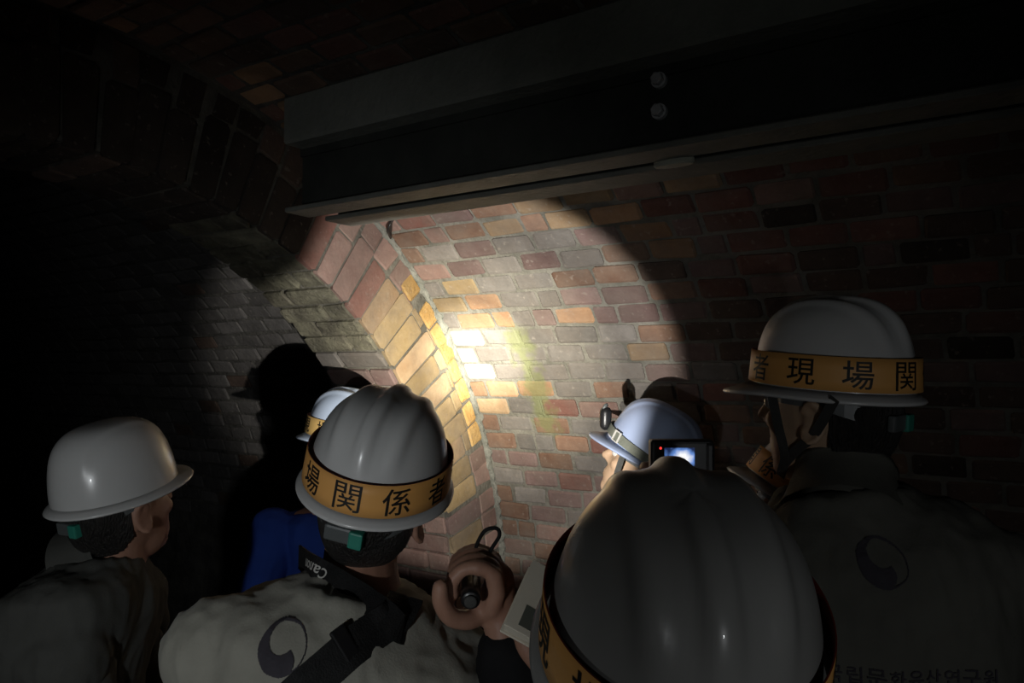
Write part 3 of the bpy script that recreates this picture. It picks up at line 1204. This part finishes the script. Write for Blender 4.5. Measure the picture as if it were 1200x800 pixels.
def person(label, helmet_at, heading, pitch, J, skin, top_mat, sleeve_mat, vest=True, hands=None, group=None, roll=0, hel_kw=None, voxel=.006, collar=True, sleeve='long', seed=0, hair=True, helm_name='safety_helmet', neck_r=.056):
    """J: neck, sh_l, sh_r, el_l, el_r, wr_l, wr_r, pelvis (world points)"""
    fr = hframe(helmet_at, heading, pitch, roll)
    hm = helmet(helm_name, fr, **hel_kw)
    hc = fr @ Vector((0, 0, -HEL))
    hf = fr.copy()
    hf.translation = hc
    root = empty('person', (J['pelvis'].x, J['pelvis'].y, 0))
    tag(root, label, 'person', group)
    off = root.location.copy()
    rt = J['right']
    fw = UPZ.cross(rt).normalized()
    pel = J['pelvis']
    g = [xf(q, hf) for q in head_geo()]
    g.append(tube([hf @ Vector((0, -.020, -.03)), hf @ Vector((0, -.026, -.085)), J['neck'] + (pel - J['neck']).normalized() * .03], [neck_r + .002, neck_r, neck_r + .010], 18))
    g.append(torso_geo(J, -.004, .93))
    legs, feet = [], []
    for s in (-1, 1):
        hip = pel + rt * .09 * s - UPZ * .03
        kn = Vector((hip.x + fw.x * .03 + rt.x * .02 * s, hip.y + fw.y * .03 + rt.y * .02 * s, hip.z * .53))
        an = Vector((hip.x - fw.x * .02 + rt.x * .03 * s, hip.y - fw.y * .02 + rt.y * .03 * s, .085))
        legs.append((hip, kn, an))
        g.append(tube([hip, hip.lerp(kn, .5), kn, kn.lerp(an, .35), an], [.082, .070, .052, .054, .036], 16))
        g.append(tube([an - UPZ * .035 - fw * .03, an - UPZ * .045 + fw * .12], [.034, .028], 12))
    for s in ('l', 'r'):
        sh, el, wr = J['sh_' + s], J['el_' + s], J['wr_' + s]
        g.append(ball(sh, (.056, .056, .056), 16))
        g.append(tube([sh, sh.lerp(el, .5), el, el.lerp(wr, .3), wr], [.050, .046, .036, .040, .027], 16))
    for hg in (hands or []): g += hg
    body = remesh(g, voxel, 3, 'body')
    for v in body.vertices: v.co -= off
    obj('body', body, skin, root, smooth=True)
    if hair: obj('hair', xf(hair_geo(), Matrix.Translation(-off) @ hf), M['hair'], root, smooth=True)
    for s in (-1, 1):
        e_ = obj('eye', xf(ball((s * .031, .080, .013), .0125, 14), Matrix.Translation(-off) @ hf), M['eye'], root, smooth=True)
        obj('iris', xf(ball((s * .031, .0895, .013), (.0055, .004, .0055), 10), Matrix.Translation(-off) @ hf), M['iris'], e_, smooth=True)
    # shirt with sleeves, then the vest over it
    sl = []
    for s in ('l', 'r'):
        sh, el, wr = J['sh_' + s], J['el_' + s], J['wr_' + s]
        if sleeve == 'long': sl.append(tube([sh, sh.lerp(el, .5), el, el.lerp(wr, .5), el.lerp(wr, .86)], [.066, .060, .052, .048, .040], 18))
        else: sl.append(tube([sh, sh.lerp(el, .5), sh.lerp(el, .72)], [.066, .062, .058], 18))
        sl.append(ball(sh, .062, 16))
    sm = remesh(sl + [torso_geo(J, .002, .98, .97)], .008, 3, 'shirt')
    displace(sm, .005, (16, 8), seed)
    for v in sm.vertices: v.co -= off
    obj('shirt', sm, sleeve_mat, root, smooth=True)
    ve = None
    if vest:
        vg = [torso_geo(J, .022, 1.02, 1.035)]
        for s in ('l', 'r'):
            sh = J['sh_' + s]
            mid = J['neck'].lerp(sh, .35)
            vg.append(tube([mid, sh, sh + (sh - J['neck']).normalized() * .028], [.058, .074, .080], 18))
        vm = remesh(vg, .007, 7, 'vest')
        displace(vm, .0062, (17, 5), seed + 1)
        for v in vm.vertices: v.co -= off
        ve = obj('vest', vm, top_mat, root, smooth=True)
    if collar:
        ax = (hf @ Vector((0, -.026, -.085)) - J['neck']).normalized()
        rr = []
        r0 = (rt - ax * rt.dot(ax)).normalized()
        f0 = ax.cross(r0).normalized()
        for q, rad in ((-.035, .090), (.0, .078), (.030, .071), (.045, .074), (.044, .070), (.02, .064), (-.03, .07)):
            rr.append(sup(J['neck'] + ax * q - f0 * .006, r0, f0, rad, rad * .98, 40, 2))
        cg = loft(rr, caps=False)
        bm = bmesh.new()
        vs = [bm.verts.new(p - off) for p in cg[0]]
        for f in cg[1]: bm.faces.new([vs[i] for i in f])
        bmesh.ops.subdivide_edges(bm, edges=bm.edges, cuts=1, use_grid_fill=True)
        me = bpy.data.meshes.new('collar')
        bm.to_mesh(me)
        bm.free()
        displace(me, .002, (25, 25), seed + 5)
        obj('collar', me, top_mat if vest else sleeve_mat, root, smooth=True)
    tg = []
    for hip, kn, an in legs:
        tg.append(tube([hip, hip.lerp(kn, .5), kn, an - UPZ * .02], [.098, .086, .068, .056], 18))
    tr = remesh(tg + [loft([sup(pel + UPZ * z, rt, fw, .178, .130) for z in (-.13, -.05, .02)])], .010, 3, 'trousers')
    displace(tr, .005, (12, 8), seed + 2)
    for v in tr.vertices: v.co -= off
    obj('trousers', tr, M['trouser'], root, smooth=True)
    for hip, kn, an in legs:
        sg = [tube([Vector((an.x, an.y, .045)) - fw * .045, Vector((an.x, an.y, .045)) + fw * .05, Vector((an.x, an.y, .040)) + fw * .16], [.044, .046, .040], 14), tube([an - UPZ * .05, an + UPZ * .03], [.046, .044], 14)]
        so = remesh(sg, .008, 2, 'boot')
        for v in so.vertices: v.co = Vector((v.co.x, v.co.y, max(v.co.z, 0.002))) - off
        obj('boot', so, M['shoe'], root, smooth=True)
    return root, ve, hm, hf


def project(pts, mesh_obj, lift, direction):
    """drop flat print points onto a garment along direction"""
    me = mesh_obj.data
    ofs = mesh_obj.parent.location
    bvh = BVHTree.FromPolygons([v.co + ofs for v in me.vertices], [tuple(p.vertices) for p in me.polygons])
    out = []
    for p in pts:
        h, n, i, d = bvh.ray_cast(p - direction * .5, direction)
        if h is None: out.append(p)
        else:
            out.append(h - direction * lift)
    return out


def emblem_geo(n=60):
    """the swirl roundel: a dark comma in a ring, open at the lower right"""
    V, F, ix = [], [], {}
    def dark(x, y):
        if x * x + y * y > 1: return False
        A_ = (x + .08) ** 2 + (y - .34) ** 2 < .54 ** 2
        B_ = (x - .10) ** 2 + y ** 2 < .86 ** 2 and x > -.02 - .3 * max(0, y)
        H_ = (x - .12) ** 2 + (y + .46) ** 2 < .52 ** 2
        if H_ and not A_: return True
        return not (A_ or (B_ and not (H_)))
    def vid(i, j):
        if (i, j) not in ix:
            ix[(i, j)] = len(V)
            V.append(Vector((-1 + 2 * i / n, -1 + 2 * j / n, 0)))
        return ix[(i, j)]
    for i in range(n):
        for j in range(n):
            if dark(-1 + 2 * (i + .5) / n, -1 + 2 * (j + .5) / n): F.append((vid(i, j), vid(i + 1, j), vid(i + 1, j + 1), vid(i, j + 1)))
    return V, F


def print_on(name, geo, center, xdir, ydir, size, ve, m, root):
    d = (center - CPOS)
    d = d.normalized() if root is None else FW
    pts = [center + xdir * p.x * size + ydir * p.y * size for p in geo[0]]
    pts = project(pts, ve, .0018, d)
    return obj(name, (pts, geo[1]), m, ve, off=ve.parent.location)


def joints(neck, sh_l, sh_r, el_l, el_r, wr_l, wr_r, pelvis, facing):
    f = head_dir(facing)
    return dict(neck=neck, sh_l=sh_l, sh_r=sh_r, el_l=el_l, el_r=el_r, wr_l=wr_l, wr_r=wr_r, pelvis=pelvis, right=f.cross(UPZ).normalized())


def floorz(p, z):
    p = p.copy()
    p.z = z
    return p


CHIN_L = [(-.104, .050, .002), (-.082, .045, -.06), (-.066, .040, -.110), (-.040, .060, -.150)]
CHIN_B = [(-.112, -.060, .000), (-.088, -.020, -.06), (-.070, .022, -.100), (-.056, .048, -.128)]


def both(c): return [c, [(-x, y, z) for x, y, z in c]]


# --- 1: the man with the camera strap, holding the torch
nk = at(428, 698, 1.13)
TAX = TDIR
t_r = RT - TAX * RT.dot(TAX)
t_r.normalize()
t_u = t_r.cross(TAX)
wrist1 = at(592, 752, 1.075)


def torch_hand():
    """right fist closed over the torch from above: thumb side towards the camera"""
    def q(ax, ang, rad): return TORCH + TAX * ax + (t_r * math.cos(R(ang)) + t_u * math.sin(R(ang))) * rad
    g = []
    # palm on the right of the barrel
    for ax in (-.045, -.062, -.080, -.096):
        g.append(tube([q(ax, 28, .036), q(ax, -12, .036), q(ax, -48, .042)], [.0125, .014, .014], 12))
    g.append(ball(q(-.085, -62, .040), (.018, .018, .018), 12))
    # four fingers curling over the top and down the far side
    for ax, rad, fr, end in ((-.097, .0272, .0098, 196), (-.077, .0272, .0101, 202), (-.057, .0268, .0096, 200), (-.040, .0262, .0084, 192)):
        pts = [q(ax - .002, 10, .034), q(ax, 42, .035), q(ax, 78, .031), q(ax, 112, rad + .002), q(ax - .001, 150, rad), q(ax - .003, end - 12, rad - .001), q(ax - .004, end, rad - .002)]
        cp = curve_pts(pts, 4)
        g.append(tube(cp, [fr * (1.10 - .22 * i / len(cp)) + (.0012 if i in (7, 8, 15, 16) else 0) for i in range(len(cp))], 12))
    # thumb from the palm's heel, up along the left side
    pts = [q(-.078, -66, .044), q(-.098, -92, .046), q(-.112, -128, .043), q(-.119, -165, .040), q(-.121, -186, .041), q(-.121, -200, .043)]
    cp = curve_pts(pts, 4)
    g.append(tube(cp, [.0150 - .0040 * i / len(cp) for i in range(len(cp))], 12))
    g.append(tube([q(-.07, -40, .046), wrist1], [.027, .026], 14))
    g.append(tube([q(-.055, -10, .040), wrist1], [.022, .024], 14))
    return g


pelv = floorz(at(345, 1000, 1.15), .96)
J1 = joints(nk, at(280, 755, 1.10), at(545, 800, 1.15), at(205, 960, 1.05), at(640, 950, 1.12), at(250, 1040, 1.25), wrist1, pelv, 4)
hk = dict(kind='ridged', m=M['helmet'], label='white helmet with orange lettered band on the man with the camera strap', text_at=(2, -92), buckle=True, visor=.03, sc=.94)
r1, v1, h1, hf1 = person('person in khaki vest and black sling strap, seen from behind, raising a torch', at(442, 564, 1.17), 10, 16, J1, M['skin'], M['vest'], M['shirt_sky'], hands=[torch_hand(), fingers(J1['wr_l'], Vector((0, 0, -1)), FW, RT, .5)], hel_kw=hk, voxel=.0042, collar=False, seed=1, roll=14)
ac = remesh([tube([J1['el_r'], J1['el_r'].lerp(wrist1, .5), J1['el_r'].lerp(wrist1, .93)], [.076, .068, .045], 18)], .007, 2, 'arm_shade')  # dark sleeve added to stand in for shade on the forearm
displace(ac, .004, (20, 12), 12)
for v in ac.vertices: v.co -= r1.location
obj('arm_shade', ac, M['shirt_black'], r1, smooth=True)['label'] = 'added black sleeve that keeps the raised forearm in shade'
ec = at(331, 759, 1.0)
ex = (RT * .97 + UPZ * -.10).normalized()
ey = (UPZ * .97 + RT * .10).normalized()
em = print_on('emblem', emblem_geo(), ec, ex, ey, .031, v1, M['emblem'], r1)

# --- 2: the tall man on the right
J6 = joints(at(988, 584, 1.14), at(925, 690, 1.12), at(1130, 665, 1.10), at(905, 880, 1.10), at(1165, 900, 1.06), at(880, 900, 1.35), at(1120, 1000, 1.30), floorz(at(1050, 1080, 1.12), .98), 6)
hk = dict(kind='ridged', m=M['helmet'], label='white helmet with orange lettered band on the tall person at the right edge', text_at=(0, 182), sc=.93, visor=.05, chin=both(CHIN_L) + both(CHIN_B))
r6, v6, h6, hf6 = person('tall person in khaki vest with a swirl emblem, at right, looking left', at(974, 457, 1.18), -42, 5, J6, M['skin_pale'], M['vest_dimmed'], M['vest_dimmed'], hands=[fingers(J6['wr_l'], Vector((0, 0, -1)), FW, RT, .5), fingers(J6['wr_r'], Vector((0, 0, -1)), FW, -RT, .5)], hel_kw=hk, voxel=.0045, seed=6, roll=-2)  # paler skin stands in for light bounced from the wall
print_on('emblem', emblem_geo(), at(1037, 661, 1.0), (RT * .94 - UPZ * .34).normalized(), (UPZ * .94 + RT * .34).normalized(), .031, v6, M['emblem'], r6)
for i, ch in enumerate('국립문화유산연구원'):
    gv, gf, _ = glyph(ch, .010)
    print_on('character', ([Vector(((i - 4) * 1.12 + p.x, p.y, 0)) for p in gv], gf), at(1061, 786, 1.0), RT, UPZ, .0215, v6, M['emblem'], r6)

# --- 3: the near helmet
J5 = joints(at(800, 890, .66), at(600, 960, .68), at(985, 960, .68), at(560, 1050, .90), at(1000, 1000, .88), at(655, 800, 1.02), at(815, 645, 1.03), floorz(at(795, 1100, .66), .92), 0)
hk = dict(kind='ridged', m=M['helmet_dimmed'], label='white helmet nearest the camera, seen from above and behind', text_at=(1, -137), visor=.03, sc=1.06)
r5, v5, h5, hf5 = person('person nearest the camera, bareheaded nowhere, raising a small camera past the helmet', at(793, 763, .685), -1, 23, J5, M['skin'], M['vest_dimmed'], M['shirt_black'], hands=[fingers(J5['wr_l'], UPZ, -RT, FW, .8), fingers(J5['wr_r'], (UPZ - RT * .3), -RT, FW, .8)], hel_kw=hk, seed=5)
r5['label'] = 'person nearest the camera, mostly below the frame, raising a small camera'

# --- 4: the man at the left edge
J0 = joints(at(116, 662, 1.50), at(150, 720, 1.72), at(85, 748, 1.38), at(190, 860, 1.72), at(100, 930, 1.35), at(260, 850, 1.65), at(200, 960, 1.38), floorz(at(70, 940, 1.52), .95), 72)
hk = dict(kind='round', m=M['helmet'], label='plain white helmet without a band, on the person at the left edge', visor=.034, sc=.92)
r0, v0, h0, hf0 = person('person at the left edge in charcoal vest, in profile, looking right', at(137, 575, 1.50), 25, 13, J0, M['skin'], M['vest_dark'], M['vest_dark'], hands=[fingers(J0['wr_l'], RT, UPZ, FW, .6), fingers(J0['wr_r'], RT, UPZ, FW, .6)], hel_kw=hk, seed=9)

# --- 5: blue shirt in front of the rib
J2 = joints(at(392, 590, 2.32), at(322, 622, 2.22), at(420, 612, 2.48), at(290, 740, 2.15), at(440, 740, 2.50), at(330, 800, 2.30), at(420, 820, 2.5), floorz(at(390, 745, 2.33), .95), -60)
hk = dict(kind='ridged', m=M['helmet_cool'], label='bluish white helmet with pale orange band, in front of the rib', text_at=(0, 140), band_m=M['band_pale'], visor=.03, buckle=False)
r2, v2, h2, hf2 = person('person in a royal blue shirt, standing before the brick rib, turned left', at(407, 514, 2.34), -66, 8, J2, M['skin'], M['shirt_blue'], M['shirt_blue'], vest=False, hands=[fingers(J2['wr_l'], FW, UPZ, RT, .6), fingers(J2['wr_r'], FW, UPZ, -RT, .6)], hel_kw=hk, seed=3)

# --- 6: the blue helmet before the lit bricks
J4 = joints(at(778, 602, 2.02), at(735, 640, 1.90), at(815, 640, 2.14), at(700, 740, 1.86), at(850, 760, 2.16), at(670, 780, 2.0), at(810, 820, 2.3), floorz(at(780, 820, 2.02), .93), -70)
hk = dict(kind='twin', m=M['helmet_blue'], label='pale blue helmet with a headlamp, before the lit brick wall', visor=.042, buckle=False, chin=both(CHIN_L))
r4, v4, h4, hf4 = person('person in black under a pale blue helmet, looking up at the lit bricks', at(760, 536, 2.12), -68, 27, J4, M['skin_pale'], M['shirt_black'], M['shirt_black'], vest=False, hands=[fingers(J4['wr_l'], FW, UPZ, RT, .6), fingers(J4['wr_r'], FW, UPZ, -RT, .6)], hel_kw=hk, seed=4, helm_name='safety_helmet')

# --- 7: half hidden behind the tall man
J7 = joints(at(950, 650, 1.62), at(905, 700, 1.50), at(985, 700, 1.74), at(880, 860, 1.48), at(1000, 860, 1.75), at(850, 900, 1.60), at(960, 930, 1.85), floorz(at(960, 900, 1.62), .92), -70)
hk = dict(kind='ridged', m=M['helmet'], label='white helmet with orange band half hidden behind the tall person at right', text_at=(3, 128), visor=.03, buckle=False)
r7, v7, h7, hf7 = person('person half hidden behind the tall one at right, looking up left', at(938, 592, 1.62), -78, 33, J7, M['skin'], M['shirt_black'], M['shirt_black'], vest=False, hands=[fingers(J7['wr_l'], FW, UPZ, RT, .6), fingers(J7['wr_r'], FW, UPZ, -RT, .6)], hel_kw=hk, seed=8)

# ---------------------------------------------------------------- torch
t = empty('torch')
TQ = Matrix((t_r, TAX, t_u)).transposed().to_4x4()
TQ.translation = TORCH
t.matrix_world = TQ
tag(t, 'black torch with a wrist loop in the raised hand, lighting the bricks', 'torch')


def lathe(prof, n=28): return loft([[Vector((r * math.cos(2 * PI * k / n), y, r * math.sin(2 * PI * k / n))) for k in range(n)] for y, r in prof])


obj('barrel', lathe([(-.132, .0115), (-.130, .0132), (-.108, .0138), (-.106, .0128), (-.04, .0132), (-.03, .0132)]), M['lens_black'], t, smooth=True)
obj('tail_switch', lathe([(-.137, .0065), (-.1365, .0085), (-.131, .0088)]), M['chin'], t, smooth=True)
obj('lamp_head', lathe([(-.032, .0135), (-.022, .0185), (-.004, .0195), (.0, .0190), (.0, .0165), (-.004, .0160)]), M['lens_black'], t, smooth=True)
obj('steel_ring', lathe([(-.024, .0184), (-.0235, .0197), (-.0195, .0199), (-.019, .0190)]), M['bolt'], t, smooth=True)
obj('lens', lathe([(-.0045, .0158), (-.0035, .0162), (-.003, .0150)]), glow('torch_lens', (1, .97, .9), 3.0), t, smooth=True)
lp = curve_pts([at(560, 668, 1.10), at(558, 642, 1.09), at(568, 622, 1.085), at(582, 619, 1.085), at(585, 628, 1.085), at(575, 645, 1.09), at(570, 664, 1.10)], 8)
inv = TQ.inverted()
obj('wrist_loop', tube([inv @ p for p in lp], .0028, 10), M['strap'], t, smooth=True)

# ---------------------------------------------------------------- notebook, small camera
c = at(620, 704, 1.02)
nx = (at(630, 668, 1.06) - at(603, 730, 1.0)).normalized()
ny = (RT * .75 + FW * .1 - UPZ * .2)
ny = (ny - nx * ny.dot(nx)).normalized()
nz = nx.cross(ny)
nb = empty('notebook')
q = Matrix((nx, ny, nz)).transposed().to_4x4()
q.translation = c
nb.matrix_world = q
tag(nb, 'pale thick notebook held edge up between the torch and the near helmet', 'notebook')
obj('page_block', bev(box(0, .004, 0, .098, .040, .017), .0015, 1), M['paper'], nb)
for z in (-.0105, .0105): obj('cover', bev(box(0, .004, z, .104, .045, .003), .001, 1), M['paper'], nb)
obj('sticker', box(-.028, .010, .0123, .030, .024, .0008), M['slate'], nb)
obj('sticker', box(-.028, .010, -.0123, .030, .024, .0008), M['slate'], nb)

pc = at(800, 537, 1.02)
ph = empty('compact_camera')
q = Matrix((RT, CF, CU)).transposed().to_4x4()
q.translation = pc
ph.matrix_world = q
tag(ph, 'small black camera with a lit screen above the nearest helmet', 'camera')
obj('casing', bev(box(0, .012, -.004, .084, .022, .056), .005, 3), M['lens_black'], ph)
obj('grip', bev(box(.037, .006, -.004, .012, .014, .050), .004, 2), M['lens_black'], ph)
obj('screen', box(-.004, .0005, .002, .040, .001, .024), screen_mat(), ph)
obj('record_light', ball((-.029, .001, .0135), (.0018, .0012, .0018), 10), glow('red_light', (1, .05, .04), 1.2), ph, smooth=True)
obj('lens_barrel', xf(lathe([(.022, .020), (.034, .020), (.036, .017)]), Matrix.Translation((0, 0, 0))), M['lens_black'], ph, smooth=True)

# ---------------------------------------------------------------- camera sling strap


def ribbon(pts, nrm, width, thick, twist=None):
    cp = curve_pts(pts, 8)
    nn = curve_pts(nrm, 8)
    V, F = [], []
    for i, (p, n) in enumerate(zip(cp, nn)):
        tg = (cp[min(i + 1, len(cp) - 1)] - cp[max(i - 1, 0)]).normalized()
        n = (n - tg * n.dot(tg)).normalized()
        s = tg.cross(n).normalized() * width / 2
        V += [p + s, p - s, p - s + n * thick, p + s + n * thick]
    for i in range(len(cp) - 1):
        for j in range(4): F.append((i * 4 + j, i * 4 + (j + 1) % 4, i * 4 + 4 + (j + 1) % 4, i * 4 + 4 + j))
    F += [(0, 1, 2, 3), tuple(4 * (len(cp) - 1) + j for j in (3, 2, 1, 0))]
    return (V, F), cp, nn


def onto(ve, px, py, lift=.004):
    """where the line of sight through (px, py) meets a garment"""
    me = ve.data
    ofs = ve.parent.location
    if 'bvh' not in CACHE: CACHE['bvh'] = BVHTree.FromPolygons([v.co + ofs for v in me.vertices], [tuple(p.vertices) for p in me.polygons])
    d = (at(px, py, 1) - CPOS).normalized()
    h, n, i, dd = CACHE['bvh'].ray_cast(CPOS, d)
    if h is None:
        return at(px, py, 1.1), -FW
    return h - d * lift, n


CACHE = {}
st = empty('camera_strap', J1['neck'])
tag(st, 'wide black camera strap round the neck and across the khaki vest', 'strap')
so = st.location.copy()
nb_me = next(c for c in r1.children if c.name.startswith('body'))


def on_neck(px, py, lift):
    """the nearer of vest and neck along a line of sight"""
    d = (at(px, py, 1) - CPOS).normalized()
    best = None
    for ob in (v1, nb_me):
        key = ob.name
        if key not in CACHE: CACHE[key] = BVHTree.FromPolygons([v.co + r1.location for v in ob.data.vertices], [tuple(p.vertices) for p in ob.data.polygons])
        h, n, i, dd = CACHE[key].ray_cast(CPOS, d)
        if h is not None and (best is None or dd < best[2]): best = (h - d * lift, n, dd)
    return best or (at(px, py, 1.125), -FW, 0)


P, Nn = [], []
for px, py in ((366, 664), (378, 672), (394, 681), (412, 692), (432, 705), (452, 720), (470, 738)):
    b_ = on_neck(px, py, .007)
    P.append(b_[0])
    Nn.append((b_[1] * .4 - FW * .8 + UPZ * .25 + RT * ((px - 425) / 110)).normalized())
NECKC = J1['neck']
P = [at(352, 652, 1.20)] + P + [at(486, 740, 1.13)]
Nn = [(-RT).normalized()] + Nn + [(RT - FW * .3).normalized()]
geo, cp, nn = ribbon(P, Nn, .036, .003)
obj('neck_loop', geo, M['strap'], st, off=so)
PX = [(476, 700), (462, 722), (440, 738), (412, 758), (382, 784), (350, 812), (310, 850)]
hits = [onto(v1, *p) for p in PX]
P = [h[0] for h in hits]
Nn = [(-FW * .9 + h[1] * .4).normalized() for h in hits]
geo, cp2, nn2 = ribbon(P, Nn, .050, .004)
obj('sling', geo, M['strap'], st, off=so)
h, n = onto(v1, 408, 760, .007)
tg = (onto(v1, 440, 738)[0] - onto(v1, 382, 784)[0]).normalized()
n = (-FW - tg * (-FW).dot(tg)).normalized()
q = Matrix((tg, n.cross(tg), n)).transposed().to_4x4()
q.translation = h - so
obj('slider', xf(bev(box(0, 0, 0, .022, .062, .008), .003, 2), q), M['lens_black'], st)
# maker's name on the neck loop, upside down as it lies
L_ = [0.0]
for p_, q_ in zip(cp, cp[1:]): L_.append(L_[-1] + (q_ - p_).length)


def along(d):
    """point, normal and upward side of the neck loop, d metres from its left end"""
    k_ = max(i for i in range(len(L_) - 1) if L_[i] <= d)
    u = (d - L_[k_]) / max(1e-6, L_[k_ + 1] - L_[k_])
    p_ = cp[k_].lerp(cp[k_ + 1], u)
    tg = (cp[k_ + 1] - cp[k_]).normalized()
    n = nn[k_].lerp(nn[min(k_ + 1, len(nn) - 1)], u)
    n = (n - tg * n.dot(tg)).normalized()
    return p_, n, tg.cross(n).normalized() * -1


d0 = L_[8] + .034
if along(d0)[2].z < 0: sg = -1
else: sg = 1
for ch in 'Canon':
    gv, gf, wd = glyph(ch, .01)
    sc_ = .015 if ch == 'C' else .011
    d0 -= wd * sc_ / 2
    V = []
    for p in gv:
        q_, n, sd = along(max(0.0005, d0 - p.x * sc_))
        V.append(q_ + n * .0036 - sd * sg * (p.y * sc_ - (.0 if ch == 'C' else .002)))
    if d0 > .012: obj('letter', (V, gf), M['white_print'], st, off=so)
    d0 -= wd * sc_ / 2 + .002

# ---------------------------------------------------------------- headlamp on the blue helmet
hl = empty('headlamp')
hl.matrix_world = h4.matrix_world.copy()
tag(hl, 'black headlamp on an olive strap round the pale blue helmet', 'headlamp')
NT = 72
rr = []
for k in range(NT):
    th = 2 * PI * k / NT
    z = .018 + .012 * math.sin(th)
    d = Vector((.113 * math.cos(th), .133 * math.sin(th), z))
    o_ = Vector((math.cos(th), math.sin(th), 0))
    rr.append([d + Vector((0, 0, -.012)), d + o_ * .003 + Vector((0, 0, -.012)), d + o_ * .002 + Vector((0, 0, .012)), d + Vector((0, 0, .012)) - o_ * .002])
V = [p for r in rr for p in r]
F = [(k * 4 + j, ((k + 1) % NT) * 4 + j, ((k + 1) % NT) * 4 + (j + 1) % 4, k * 4 + (j + 1) % 4) for k in range(NT) for j in range(4)]
obj('strap', (V, F), M['olive'], hl)
th = R(103)
c = Vector((.113 * math.cos(th), .133 * math.sin(th) + .018, .040))
obj('lamp_body', tube([c + Vector((0, -.004, -.012)), c + Vector((0, .010, .018))], [.016, .017], 20), M['lens_black'], hl, smooth=True)
obj('lamp_lens', ball(c + Vector((0, .018, .030)), (.013, .006, .013), 16), M['headband'], hl, smooth=True)
th = R(140)
c = Vector((.118 * math.cos(th), .138 * math.sin(th), .026))
q = Matrix.Translation(c) @ Matrix.Rotation(th, 4, 'Z')
parts = [xf(box(0, y, z, .004, sy, sz), q) for y, z, sy, sz in ((-.012, 0, .003, .030), (.012, 0, .003, .030), (0, .0135, .024, .003), (0, -.0135, .024, .003))]
obj('buckle', merge(*parts), M['white_print'], hl)
